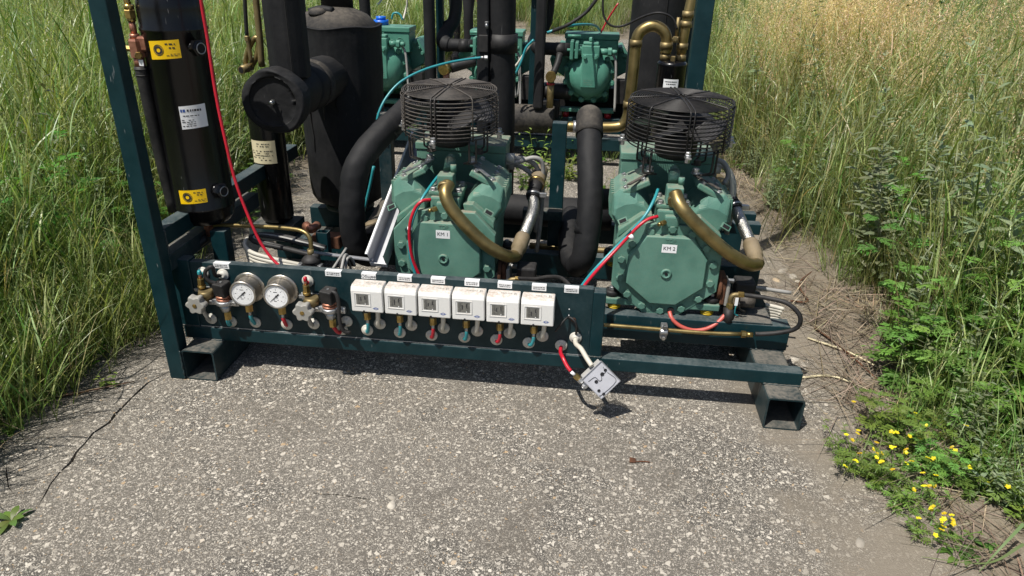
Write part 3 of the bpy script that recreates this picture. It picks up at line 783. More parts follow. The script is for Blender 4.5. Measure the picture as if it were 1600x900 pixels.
fbox('post', -.0472, -.0005, 0.0, .043, 0, 2.05)
fbox('front_rail', -.022, 1.785, .075, .1165, .1005, .1415)
fbox('base_rail', .03, 1.789, .270, .3245, .1005, .183)
fbox('base_rail', .0, 1.785, .700, .745, .1005, .187)
fbox('base_rail', .0, 1.785, 1.05, 1.10, .1005, .185)
fbox('side_beam', -.0455, -.002, .0435, 1.0, .413, .4635)
fbox('side_beam', -.0455, -.002, .0435, .62, .335, .386, 'foot paint')
fbox('short_post', -.028, .0305, .0775, .117, .1418, .3575)
fbox('short_post', 1.192, 1.2265, .0775, .117, .1418, .345)
fbox('short_post', .035, .083, .205, .245, .183, .40)
fbox('cross_beam', 1.565, 1.786, .80, .842, .272, .312)
fbox('cross_beam', 1.565, 1.778, .862, .90, .285, .330)
fbox('support_post', 1.612, 1.655, .846, .885, .10, .284)
fbox('cross_beam', .93, 1.073, .738, .779, .302, .338, 'foot paint')
fbox('support_post', 1.021, 1.072, .780, .822, .187, .645)
fbox('support_post', .405, .452, .752, .796, .187, .655, 'foot paint')
fbox('post', 1.468, 1.524, .85, .90, .185, 2.05)
def weld(p0, p1, n=22):
    q_ = random.Random(int(p0[0]*1000)); a, b = Vector(p0), Vector(p1)
    P = [tuple(a.lerp(b, k/n)+Vector((q_.uniform(-1, 1), q_.uniform(-1, 1), q_.uniform(-1, 1)))*.0008) for k in range(n+1)]
    return obj('weld', MB().tube(P, [q_.uniform(.0018, .0036) for _ in range(n+1)], 6, 0), 'foot paint', SK)
weld((-.001, .001, .002), (-.001, .001, .098)); weld((.0, .0745, .1005), (.1, .0745, .1005)); weld((1.682, .0745, .1005), (1.782, .0745, .1005)); weld((1.682, .269, .1005), (1.782, .269, .1005)); weld((.031, .077, .1425), (-.028, .077, .1425)); weld((1.192, .077, .1425), (1.2265, .077, .1425)); weld((1.2275, .078, .143), (1.2275, .116, .143)); weld((-.0005, .0435, .388), (-.0005, .0435, .46))
# folded sheet panel with a top flange, standing on the rail
PN = obj('panel', MB().box(.0308, 1.1918, .0815, .0845, .1422, .352).box(.0308, 1.1918, .0846, .107, .349, .352), 'panel paint', SK, .0012)
obj('panel_lip', MB().box(.0308, 1.1918, .0795, .0814, .1419, .1445), 'zinc', SK, .0006)  # bottom lip of the panel, its edge highlight put into the bright zinc colour
# foot inside a bent plate bracket under the base rail
GROM = [(.069, .321), (.129, .319), (.068, .170), (.130, .166), (.205, .169), (.302, .170), (.382, .318), (.385, .179), (.486, .196),
        (.546, .172), (.585, .196), (.643, .172), (.678, .199), (.737, .171), (.773, .198), (.833, .173), (.870, .197), (.926, .173), (.964, .198), (1.019, .171), (1.057, .196), (1.112, .171), (1.151, .199)]
gm = MB().lathe([(.0175, 0), (.0175, .003), (.0150, .0045), (.0125, .0045), (.0120, .0065), (.0095, .0068), (.0088, .0095), (.0055, .0100), (.0, .0085)], 20, TOFRONT).mesh('grommet')
gm.materials.append(MATS['grommet white'])
for x, z in GROM:
    o = obj('grommet', gm, None, SK); o.location = (x, .0815, z)
# paper strips folded over the panel edge
STRIPS = [(.127, .047), (.458, .046), (.561, .042), (.664, .041), (.759, .040), (.855, .041), (.947, .040), (1.042, .040), (1.131, .040)]
for i, (x, w) in enumerate(STRIPS):
    s_ = obj('paper_strip', MB().box(x-w/2, x+w/2, .0806, .0813, .3375, .3524).box(x-w/2, x+w/2, .0806, .097, .3525, .3531), 'white paper', SK)
    M_ = T(x, .0803, .3450) @ TOFRONT
    if i == 2: text('Общее', .0125, T(x, .0803, .3440) @ TOFRONT, 'ink', 'lettering', s_)
    else: scribble(M_, w*.8, .010, 2, 'ink', s_, 40+i)
# screw holes and specks on the sheet
sp = MB()
for x, z in ((.448, .262), (.440, .253), (.449, .253), (.440, .243), (.449, .243), (.452, .234), (.466, .243), (1.128, .287), (1.128, .268), (1.119, .256)):
    sp.cyl(.0019, 0, .0006, 8, T(x, .0815, z) @ TOFRONT)
stuff(obj('screw_holes', sp, 'white paper', SK))
obj('screw_hole', MB().ring(.006, .0012, 0, 16, 5, T(1.142, .0813, .254) @ TOFRONT).cyl(.004, 0, .0005, 12, T(1.142, .0815, .254) @ TOFRONT), 'rust', SK)

# ---------------------------------------------------------------- pressure switches
SWL = ['white pressure switch box under the lettered paper strip, leftmost of the row', 'white pressure switch box second from the left, next to the leftmost one', 'white pressure switch box third from the left in the row, above red hose',
       'white pressure switch box fourth from the left in the row of six', 'white pressure switch box second from the right end, above a red hose', 'white pressure switch box at the right end of the row, beside the bare panel']
SWC = ['teal hose', 'teal hose', 'red hose', 'teal hose', 'red hose', 'teal hose']
def make_switch(i):
    x0 = .521+.0953*i; w = .0925; zt = .334-.0006*i; zb = zt-.0775; yf = .033; t_ = thing('pressure_switch', SWL[i], 'pressure switch', (x0+w/2, .058, zb), 'pressure switches along the panel')
    L = lambda x, y, z: (x-x0-w/2, y-.058, z-zb)
    prof = [(yf, zb), (.0812, zb), (.0812, zt+.001), (yf+.014, zt+.001), (yf+.004, zt-.003), (yf, zt-.014)]
    mb = MB(); n = len(prof)
    vs = [L(x, y, z) for x in (x0+.0012, x0+w-.0012) for y, z in prof]
    mb.add(vs, [tuple(range(n)), tuple(range(2*n-1, n-1, -1))]+[(k, k+n, (k+1) % n+n, (k+1) % n) for k in range(n)], False)
    obj('housing', mb, 'white plastic', t_, .003, 3)
    c = lambda u, v, y=yf: T(Vector(L(x0+w*u, y, zb+.0775*v))) @ TOFRONT
    fr = MB()
    a, b_, e, f = -.024, .024, -.021, .0205
    for (p0, p1, q0, q1) in ((a, b_, f-.003, f), (a, b_, e, e+.003), (a, a+.003, e+.003, f-.003), (b_-.003, b_, e+.003, f-.003)): fr.box(p0, p1, q0, q1, -.001, .0013, c(.36, .50))
    obj('window_frame', fr, 'white plastic', t_, .0006)
    d_ = obj('scale_plate', MB().box(-.0185, .0165, -.0155, .0155, -.0006, .0005, c(.375, .505)), 'scale grey', t_)
    sb = MB()
    q_ = random.Random(i)
    for k in range(8):
        zz = -.013+.0037*k; sb.box(-.013, -.013+q_.uniform(.002, .006), zz, zz+.0009, .0005, .0008, c(.375, .505)); sb.box(.012-q_.uniform(.002, .006), .012, zz, zz+.0009, .0005, .0008, c(.375, .505))
    sb.box(-.006, -.0035, -.010+.006*q_.random(), .002+.006*q_.random(), .0005, .0009, c(.375, .505)); sb.box(.0055, .008, 0, .011, .0005, .0009, c(.375, .505))
    stuff(obj('scale_marks', sb, 'ink', d_))
    obj('pointer', MB().cyl(.0016, .0005, .0012, 8, c(.45, .33)), 'white paper', t_)
    # small blue lozenge emblem
    em = MB(); hw, hh = .0085, .0042
    for (p, p2) in ((((-hw, 0), (0, hh)), 1), (((0, hh), (hw, 0)), 1), (((hw, 0), (0, -hh)), 1), (((0, -hh), (-hw, 0)), 1)):
        (xa, ya), (xb, yb) = p; d = Vector((xb-xa, yb-ya)).normalized(); nn = Vector((-d.y, d.x))*.00045
        em.add([(xa-nn.x, ya-nn.y, .0003), (xb-nn.x, yb-nn.y, .0003), (xb+nn.x, yb+nn.y, .0003), (xa+nn.x, ya+nn.y, .0003)], [(0, 1, 2, 3)], False, c(.765, .17))
    for k in (-.0036, 0, .0036): em.box(k-.0012, k+.0012, -.0013, .0013, .0002, .0004, c(.765, .17))
    obj('emblem', em, 'blue ink', t_)
    obj('latch', MB().cyl(.0028, 0, .0012, 10, c(.39, .035)), 'ink', t_)
    tm = T(Vector(L(x0+w*.55, .06, zt+.0012)))
    sk = MB(); qk = random.Random(60+i)
    for k in range(7): sk.box(-.012+.0045*k, -.0095+.0045*k, qk.uniform(-.004, 0), qk.uniform(.001, .004), 0, .0003, tm)
    sk.box(.024, .0275, -.006, .006, 0, .0003, tm); sk.box(.0295, .031, -.006, .006, 0, .0003, tm)
    stuff(obj('print', sk, 'grey plastic', t_))
    # nut, sleeve and hose into the grommet below left; grey lead below right
    gx, gzv = GROM[9+2*i]; gx2, gz2 = GROM[10+2*i]
    ax = x0+.036
    obj('neck', MB().cyl(.0085, 0, .012, 14, T(Vector(L(ax, .055, zb-.011)))), 'rubber', t_)
    obj('nut', MB().hexa(.0105, -.0335, -.011, T(Vector(L(ax, .055, zb)))), 'brass', t_)
    obj('ferrule', MB().cyl(.0046, -.048, -.0335, 12, T(Vector(L(ax, .055, zb)))), 'zinc', t_)
    obj('hose', MB().tube([L(ax, .055, zb-.047), L(ax, .056, zb-.058), L((ax+gx)/2+.001, .062, gzv+.004), L(gx, .074, gzv-.001), L(gx, .083, gzv-.001)], .0049, 10, 5), SWC[i], t_)
    obj('lead', MB().tube([L(gx2+.006, .050, zb+.004), L(gx2+.005, .052, zb-.02), L(gx2+.001, .058, gz2+.012), L(gx2, .070, gz2+.001), L(gx2, .083, gz2)], .0066, 10, 5), 'white cable', t_)
    t_.rotation_euler = (0, R(rnd.uniform(-.7, .7)), R(rnd.uniform(-.8, .8)))
    return t_
for i in range(6): make_switch(i)

# ---------------------------------------------------------------- gauges
def make_gauge(x, z, label, hose, gi):
    t_ = thing('pressure_gauge', label, 'gauge', (x, .08, z), 'pressure gauges on the panel')
    F = lambda yy=0: T(0, yy, 0) @ TOFRONT
    obj('flange', MB().lathe([(.040, 0), (.0468, .0005), (.0468, .0022), (.041, .003), (.036, .0032)], 36, T(0, .0014, 0) @ TOFRONT), 'gauge steel', t_)
    for a in (90, 210, 330):
        obj('screw', MB().cyl(.0032, .003, .0052, 10, F() @ T(.0425*math.cos(R(a)), .0425*math.sin(R(a)), 0)), 'zinc', t_)
    obj('case', MB().lathe([(.0362, .003), (.0362, .036), (.0385, .037), (.0395, .041), (.0385, .0455), (.0345, .0465), (.0335, .043), (.0, .043)], 40, F(), False), 'gauge steel', t_)
    d_ = obj('dial', MB().cyl(.0334, .0431, .0436, 36, F()), 'dial white', t_)
    mk = MB()
    for k in range(31):
        a = R(225-270*k/30); l = .005 if k % 5 == 0 else .0028
        mk.box(.029-l, .029, -.00025, .00025, .0437, .0439, F() @ Matrix.Rotation(a, 4, 'Z'))
    for k in range(7):
        a = R(225-45*k); mk.box(.0205-.0015, .0205+.0012, -.001, .001, .0437, .0439, F() @ T(.0205*math.cos(a)-.0205, .0205*math.sin(a), 0))
    for (ux, uz, w) in ((-.004, .0125, .0075), (.0015, .0125, .0045), (-.004, -.016, .008), (-.0065, -.012, .003), (.004, -.012, .003)): mk.box(ux-w/2, ux+w/2, uz-.0009, uz+.0009, .0437, .0439, F())
    stuff(obj('dial_marks', mk, 'ink', d_))
    nd = MB()
    nd.add([(-.0009, -.011, .0446), (.0009, -.011, .0446), (.0016, 0, .0446), (.0004, .026, .0446), (-.0004, .026, .0446), (-.0016, 0, .0446), (-.0022, -.011, .0446), (.0022, -.011, .0446), (.0018, -.003, .0446), (-.0018, -.003, .0446)], [(0, 1, 2, 3, 4, 5), (6, 7, 8, 9)], False, F() @ RZ(133 if gi else 131))
    nd.cyl(.0028, .0439, .0456, 12, F())
    obj('needle', nd, 'ink', t_)
    obj('glass', MB().cyl(.0338, .0460, .0464, 32, F()), 'gauge glass', t_)
    gx, gz_ = GROM[4+gi]
    cx = .002
    obj('nut', MB().hexa(.0115, -.064, -.040, T(cx, -.024, 0)), 'brass', t_)
    obj('ferrule', MB().cyl(.005, -.079, -.064, 12, T(cx, -.024, 0)), 'zinc', t_)
    obj('hose', MB().tube([(cx, -.024, -.078), (cx+.001, -.022, -.090), ((cx+gx-x)/2+.002, -.014, gz_-z+.008), (gx-x+.001, -.004, gz_-z-.002), (gx-x, .003, gz_-z-.002)], .0055, 10, 5), hose, t_)
make_gauge(.2035, .2835, 'round steel pressure gauge left of its twin, with teal hose below', 'teal hose', 0)
make_gauge(.3025, .2835, 'round steel pressure gauge right of its twin, with red hose below', 'red hose', 1)

# ---------------------------------------------------------------- hand valves and solenoid valves
def make_knob(x, z, label, hose, gtop, gbot):
    t_ = thing('hand_valve', label, 'valve', (x, .08, z), 'hand valves on the panel')
    n = 48; poly = []
    for k in range(n):
        a = 2*math.pi*k/n; r = .0265+.0036*math.cos(6*a); poly.append((r*math.cos(a), r*math.sin(a)))
    p2 = [(u*.9, v*.9) for u, v in poly]; F = TOFRONT
    obj('handwheel', MB().prism(poly, .055, .072, F, poly, True).prism(poly, .072, .077, F, p2, True), 'grey plastic', t_, .001)
    obj('screw', MB().cyl(.0062, .077, .0785, 14, F).cyl(.004, .0785, .0795, 6, F), 'brass', t_)
    obj('stem', MB().cyl(.011, .02, .055, 14, F), 'bronze dull', t_)
    obj('body', MB().cyl(.020, .008, .024, 20, F).lathe([(.019, -.012), (.0215, 0), (.019, .012)], 20, T(.012, -.030, .017)), 'bronze dull', t_)
    obj('bracket', MB().box(-.030, .046, -.001, .002, .002, .026).box(-.034, .02, -.012, -.001, .012, .022), 'zinc', t_, .001)
    gx, gz_ = gtop
    vx = gx-x+.004
    obj('nut', MB().hexa(.0098, .041, .064, T(vx, -.026, 0)).cyl(.0115, .034, .042, 14, T(vx, -.026, 0)), 'brass', t_)
    obj('ferrule', MB().cyl(.0045, .064, .077, 12, T(vx, -.026, 0)), 'copper', t_)
    obj('hose', MB().tube([(vx, -.026, .076), (vx, -.025, .085), (gx-x+.002, -.016, gz_-z-.002), (gx-x+.002, -.004, gz_-z+.001), (gx-x+.002, .004, gz_-z+.001)], .0056, 10, 5), hose, t_)
    gx, gz_ = gbot
    obj('lower_tube', MB().tube([(gx-x-.012, -.03, -.012), (gx-x-.006, -.026, -.035), (gx-x-.001, -.012, gz_-z+.004), (gx-x+.001, .004, gz_-z)], .0058, 10, 5), 'grey plastic', t_)
make_knob(.072, .251, 'grey lobed handwheel valve at the left end of the panel, with teal hose', 'teal hose', GROM[0], GROM[2])
make_knob(.388, .254, 'grey lobed handwheel valve right of the gauges, with red hose on top', 'red hose', GROM[6], GROM[7])
def make_sol(x, z, label, gc, gl, hose, side):
    t_ = thing('pressure_transmitter', label, 'sensor', (x, .08, z), 'black capped sensors on the panel')
    Mk = T(0, -.030, .040) @ RZ(-16) @ RX(6)
    obj('cap', MB().box(-.019, .019, -.019, .019, -.020, .022, Mk), 'rubber', t_, .004)
    obj('cap_screw', MB().cyl(.0035, .022, .0235, 10, Mk), 'zinc', t_)
    obj('collar', MB().lathe([(.0185, -.004), (.0215, 0), (.0215, .003), (.0185, .005)], 24, T(0, -.030, .008)).lathe([(.0185, -.004), (.0220, 0), (.0185, .004)], 24, T(0, -.030, .018)), 'copper', t_)
    obj('clamp', MB().lathe([(.019, -.010), (.0245, -.006), (.0245, .004), (.02, .006)], 24, T(0, -.030, .0)).box(-.046, -.018, -.038, -.026, -.010, .008).box(.018, .046, -.038, -.026, -.010, .008), 'zinc', t_, .002)
    for sx in (-.034, .034): obj('bolt', MB().hexa(.0072, 0, .006, T(sx, -.038, 0) @ TOFRONT), 'steel', t_)
    obj('boss', MB().lathe([(.006, -.034), (.012, -.030), (.018, -.010)], 20, T(0, -.030, 0)), 'zinc', t_)
    obj('nut', MB().hexa(.0105, -.058, -.032, T(.002, -.028, 0)), 'brass', t_)
    gx, gz_ = gl
    obj('hose', MB().tube([(.002, -.028, -.056), ((gx-x)*.5, -.024, -.070), (gx-x, -.014, gz_-z-.004), (gx-x+.002, .004, gz_-z-.003)], .0058, 10, 5), hose, t_)
    gx, gz_ = gc
    if side < 0: P = [(-.014, -.034, .058), (-.030, -.038, .066), (-.040, -.038, .082), (-.036, -.036, .098), (-.018, -.032, .108), (gx-x-.012, -.018, gz_-z+.004), (gx-x, .004, gz_-z)]
    else: P = [(.010, -.036, .058), (.026, -.040, .052), (.031, -.042, .020), (.030, -.044, -.030), (.038, -.042, -.062), (.052, -.034, -.072), (gx-x-.010, -.018, gz_-z-.016), (gx-x+.001, .003, gz_-z)]
    obj('cable', MB().tube(P, .0056, 10, 6), 'rubber', t_)
    return t_
make_sol(.137, .248, 'black square capped sensor in a zinc clamp between handwheel and left gauge', GROM[1], GROM[3], 'teal hose', -1)
make_sol(.452, .250, 'black square capped sensor in a zinc clamp left of the white switch boxes', GROM[8], (.465, .168), 'red hose', 1)
obj('grommet', gm, None, SK).location = (.470, .0815, .167)
# black tail tied on the bare end of the panel
tag(obj('cable_tail', MB().tube([(1.128, .078, .264), (1.119, .066, .262), (1.105, .058, .245), (1.094, .060, .226)], .0028, 8, 5).tube([(1.128, .078, .264), (1.140, .070, .262), (1.150, .066, .250), (1.152, .070, .225), (1.151, .082, .205)], .0035, 8, 5), 'rubber'), 'loose black cable tail hanging on the bare right end of the panel', 'cable')

# ---------------------------------------------------------------- switch hanging off its hoses
def hanging_switch():
    c = Vector((1.2235, -.018, .127)); t_ = thing('hanging_switch', 'opened grey switch housing hanging by a red hose and a white cable', 'pressure switch', c)
    # axes of the tilted box: u along the long side (down right), v up right, n towards the viewer
    p00, p10, p11, p01 = [Vector(p) for p in ((1.1806, -0.0450, 0.1405), (1.2177, -0.0200, 0.1932), (1.2790, -0.0200, 0.1380), (1.2333, -0.0450, 0.0796))]
    cc = (p00+p10+p11+p01)/4; u = ((p01-p00)+(p11-p10)).normalized(); v = ((p10-p00)+(p11-p01)); v = (v-u*v.dot(u)).normalized(); n = u.cross(v)
    if n.y > 0: n = -n; 
    hu = ((p01-p00).length+(p11-p10).length)/4; hv = ((p10-p00).length+(p11-p01).length)/4
    M = Matrix((u, v, u.cross(v))).transposed().to_4x4(); M.translation = cc-c
    s = 1 if (u.cross(v)).y < 0 else -1
    M = M @ Matrix.Diagonal((1, 1, s, 1))
    obj('back_plate', MB().box(-hu, hu, -hv, hv, -.002, .0), 'aluminium cast', t_, .001)
    rim = MB(); w = .0016
    for a in ((-hu, hu, hv-w, hv), (-hu, hu, -hv, -hv+w), (-hu, -hu+w, -hv, hv), (hu-w, hu, -hv, hv)): rim.box(*a, .0001, .0022)
    obj('rim', rim, 'alloy', t_)
    ln = MB().tube([(-hu*.55, -hv*.75, .0006), (-hu*.45, -hv*.2, .0006), (-hu*.05, -hv*.15, .0006), (0, hv*.05, .0006), (-hu*.3, hv*.3, .0006), (-hu*.2, hv*.6, .0006), (-hu*.6, hv*.78, .0006)], .0007, 5, 6)
    ln.tube([(-hu*.1, hv*.72, .0006), (hu*.8, hv*.72, .0006), (hu*.8, -hv*.8, .0006), (hu*.72, -hv*.86, .0006)], .0007, 5, 4)
    obj('groove', ln, 'ink', t_)
    for a, b, r in ((-.25, .35, .0045), (-.30, .72, .0035), (-.15, -.35, .0040), (.45, -.68, .0034), (.86, -.60, .0034)): obj('hole', MB().ring(r, .0012, .0004, 14, 5, T(hu*a, hv*b, 0)).cyl(r*.8, .0003, .0006, 12, T(hu*a, hv*b, 0)), 'ink', t_)
    obj('cover', MB().box(-hu+.004, hu-.004, -hv+.004, hv-.004, -.036, -.0022), 'clear plastic', t_, .002)
    obj('works', MB().box(-hu*.6, hu*.2, -hv*.6, hv*.5, -.028, -.0026), 'zinc', t_, .002)
    obj('port', MB().hexa(.0085, 0, .012, T(-hu*.35, -hv, -.012) @ RX(90)).cyl(.006, .012, .016, 12, T(-hu*.35, -hv, -.012) @ RX(90)), 'zinc', t_)
    for ch in t_.children: ch.matrix_local = M
    return t_, M
hs, HM = hanging_switch()
tag(obj('red_hose', MB().tube([(1.112, .084, .171), (1.112, .050, .166), (1.1190, 0.0200, 0.1682), (1.1331, 0.0000, 0.1528), (1.1446, -0.0100, 0.1436)], .0055, 10, 6), 'red hose'), 'short red hose curving from the panel down to the hanging switch', 'hose')
o = thing('hose_fitting', 'brass hose fitting between the short red hose and the hanging switch', 'fitting', (1.1558, -0.0120, 0.1335))
d_ = (Vector((1.1742, -0.0140, 0.1199))-Vector((1.1446, -0.0100, 0.1436))); Mq = aim((0, 0, 0), d_)
obj('sleeve', MB().cyl(.0048, -.014, 0, 10, Mq), 'white paper', o); obj('nut', MB().hexa(.0085, 0, .016, Mq), 'brass', o); obj('coupling', MB().hexa(.0095, .016, .030, Mq), 'zinc', o)
tag(obj('white_cable', MB().tube([(1.151, .084, .199), (1.153, .055, .194), (1.1682, 0.0200, 0.1992), (1.1853, -0.0100, 0.1882), (1.2001, -0.0300, 0.1776)], .0068, 10, 6), 'white cable'), 'stiff white cable from the panel down to the hanging switch', 'cable')

# ================================================================ COMPRESSORS ON THE FRONT SKID
FL = [(-.095, .472), (-.157, .405), (-.157, .268), (-.055, .180), (.055, .180), (.157, .268), (.157, .405), (.095, .472)]
PL = [(-.070, .443), (-.117, .372), (-.117, .282), (-.040, .218), (.040, .218), (.117, .282), (.117, .372), (.070, .443)]
BOLTS = [(-.057, .449), (.004, .460), (.062, .449), (-.108, .409), (.108, .408), (-.134, .356), (.135, .356), (-.134, .296), (.133, .296), (-.108, .243), (.106, .243), (-.060, .207), (-.003, .195), (.059, .206)]
def shrink(p, k, cz=.33): return [(x*k, cz+(z-cz)*k) for x, z in p]
HEAD = [(-.172, .470), (-.137, .418), (-.052, .484), (-.080, .520), (-.105, .548), (-.150, .552), (-.172, .530)]
HFACE = [(-.166, .472), (-.136, .426), (-.058, .484), (-.080, .508), (-.100, .514), (-.135, .508), (-.162, .492)]
def bolt_mesh(r=.0115, h=.0095):
    return MB().cyl(r*1.18, 0, .0018, 16).hexa(r, .0018, h).mesh('bolt')
BM = bolt_mesh(); BM.materials.append(MATS['compressor green'])
BMS = bolt_mesh(.0072, .008); BMS.materials.append(MATS['zinc'])
def make_compressor(xc, num, label):
    t_ = thing('compressor', label, 'compressor', (xc, .30, 0), 'green compressors on the front skid')
    F = TOFRONT; G = 'dusty compressor green' if num == 1 else 'compressor green'
    obj('crankcase', MB().prism(shrink(FL, .955), -.27, -.026, F).prism(shrink(FL, .80, .36), -.40, -.27, F), G, t_, .006)
    obj('motor_housing', MB().lathe([(.06, .52), (.105, .51), (.132, .48), (.136, .40), (.136, .27), (.12, .26)], 32, T(0, 0, .345) @ RX(-90)), G, t_)
    obj('cover_flange', MB().prism(FL, -.026, -.002, F).prism(FL, -.002, 0, F, shrink(FL, .988)), G, t_, .0015)
    cp = obj('cover_plate', MB().prism(PL, 0, .010, F, shrink(PL, .985)).prism(shrink(PL, .985), .010, .016, F, shrink(PL, .95)), G, t_, .0015)
    for x, z in BOLTS:
        b = obj('bolt', BM, None, t_); b.location = (x, -.0005, z); b.rotation_euler = (R(90), R(rnd.uniform(0, 60)), 0)
    obj('plug', MB().lathe([(.0165, .016), (.0165, .0185), (.0125, .021), (.0105, .0205), (.0085, .018), (.0, .017)], 20, T(0, 0, .324) @ F), G, cp)
    obj('plug_bore', MB().cyl(.0052, .0186, .0196, 6, T(0, 0, .324) @ F), 'dark bore', cp)
    text('TOP', .0155, T(.002, -.0163, .4275) @ F, G, 'embossed_letters', cp, .0009)
    st = obj('sticker', MB().box(-.0215, .0215, -.0130, .0130, .0161, .0166, T(.0, 0, .4045) @ F), 'white paper', cp)
    text('KM %d' % num, .0160, T(0, -.0168, .4045) @ F, 'ink', 'lettering', st, .0002)
    text('OIL', .010, T(-.030, -.0003, .2015) @ F @ RZ(-38), G, 'embossed_letters', t_, .0007)
    text('DRAIN', .010, T(-.028, -.0003, .1905) @ F, G, 'embossed_letters', t_, .0007)
    # ribs running from the flange towards the heads
    for sx in (-1, 1):
        rb = MB().prism([(sx*.060, .466), (sx*.098, .463), (sx*.150, .415), (sx*.150, .440), (sx*.085, .492), (sx*.055, .492)], -.06, -.02, F)
        obj('rib', rb, 'dusty green', t_, .003)
        mir = lambda p: [(x*-sx, z) for x, z in p]
        hd = MB().prism(mir(HEAD), -.235, -.070, F).prism(mir(HEAD), -.070, -.052, F, mir(HFACE))
        h_ = obj('cylinder_head', hd, G, t_, .005)
        fn = mir([(-.180, .468), (-.137, .408), (-.118, .418), (-.160, .472), (-.162, .535), (-.178, .535)])
        for k in range(8):
            y = .078+.020*k; obj('fin', MB().prism(fn, -y-.006, -y, F), 'dusty green', h_, .001)
        nx = sx*.143
        obj('socket', MB().box(-.014, .014, -.008, .008, -.002, .004, T(nx, -.057+.010, .493) @ RY(sx*28) @ RX(62)), 'dusty green', h_, .001)
        obj('socket_bore', MB().box(-.010, .010, -.005, .005, .0038, .0046, T(nx, -.057+.010, .493) @ RY(sx*28) @ RX(62)), 'dark bore', h_)
        # ridged covers on top of the heads with bolts and bracket feet
        tilt = T(sx*.105, .15, .553) @ RY(sx*27)
        obj('head_cover', MB().box(-.042, .042, -.085, .085, -.006, .012, tilt), 'dusty green', h_, .004)
        for k, (bx, by) in enumerate(((-.028, -.07), (.028, -.066), (-.03, 0), (.03, .01), (-.03, .065), (.03, .068))):
            b = obj('head_bolt', BMS, None, h_); b.matrix_local = tilt @ T(bx, by, .012) @ RZ(k*23)
        obj('bracket_foot', MB().box(-.007, .007, -.055, .055, .0, .005, T(sx*.098, .088, .577) @ RZ(sx*38) @ RY(sx*14) @ RX(7)), 'zinc' if num == 1 else 'wire dusty', t_, .0015)
        obj('bracket_bolt', MB().cyl(.013, 0, .004, 14, T(sx*.068, .135, .590)).hexa(.0105, .004, .016, T(sx*.068, .135, .590)), 'zinc', t_)
        obj('bracket_bolt', MB().cyl(.013, 0, .004, 14, T(sx*.078, .195, .600)).hexa(.0105, .004, .016, T(sx*.078, .195, .600)), 'wire dusty', t_)
    obj('centre_casting', MB().box(-.043, .046, .012, .12, .455, .512).box(-.022, .020, -.004, .02, .462, .500), G, t_, .006)
    obj('casting_flange', MB().box(-.050, .052, .022, .115, .512, .526), 'dusty green', t_, .004)
    for bx, by in ((-.036, .034), (.040, .034), (-.036, .1), (.04, .1)): 
        b = obj('head_bolt', BMS, None, t_); b.location = (bx, by, .526); b.scale = (1.3, 1.3, 1.2)
    obj('service_valve', MB().box(-.022, .026, .020, .068, .526, .577), 'dusty green' if num == 1 else G, t_, .004)
    obj('valve_cap', MB().cyl(.017, 0, .04, 18, T(.002, .080, .575) @ RX(-50)).hexa(.012, .04, .055, T(.002, .080, .575) @ RX(-50)).cyl(.009, 0, .022, 12, T(.020, .06, .577)), G, t_)
    obj('outlet_collar', MB().cyl(.0225, 0, .012, 20, aim((.004, .016, .545), (0, -.75, -.35))), 'bronze dull', t_)
    obj('union', MB().hexa(.0075, 0, .016, aim((-.020, -.006, .482), (-.75, -.6, -.12))).cyl(.0055, .016, .026, 10, aim((-.020, -.006, .482), (-.75, -.6, -.12))), 'brass', t_)
    # terminal box behind the heads
    bx = obj('terminal_box', MB().box(-.147, .147, .285, .43, .455, .580), G, t_, .004)
    obj('lid', MB().box(-.150, .150, .281, .434, .5805, .606), G, bx, .004)
    obj('cable_gland', MB().cyl(.016, 0, .028, 14, T(.147, .33, .555) @ RY(90)), 'grommet white', bx)
    obj('cable_gland', MB().cyl(.016, 0, .024, 14, T(.147, .37, .520) @ RY(90)), 'grey plastic', bx)
    # mounting feet, springs, pucks
    for y0 in (.002, .33):
        obj('foot_plate', MB().box(-.175, .175, y0, y0+.055, .2005, .222), G, t_, .004)
        for sx in (-1, 1):
            s_ = obj('spring', MB().cyl(.0185, .1835, .200, 20, T(sx*.142, y0+.022, 0)), 'rubber', t_)
            for k in range(3): obj('coil', MB().ring(.0185, .0019, .1865+.0055*k, 24, 5, T(sx*.142, y0+.022, 0)), 'yellow spring', s_)
            obj('puck', MB().lathe([(.020, .2225), (.0235, .227), (.0235, .236), (.019, .241)], 20, T(sx*.152, y0+.028, 0)), 'rubber', t_)
            obj('puck_bolt', MB().hexa(.009, .241, .250, T(sx*.152, y0+.028, 0)), 'zinc', t_)
    return t_
C1 = make_compressor(.733, 1, 'green piston compressor with the KM 1 sticker, behind the white switch boxes')
C2 = make_compressor(1.405, 2, 'green piston compressor with the KM 2 sticker, right of the panel')

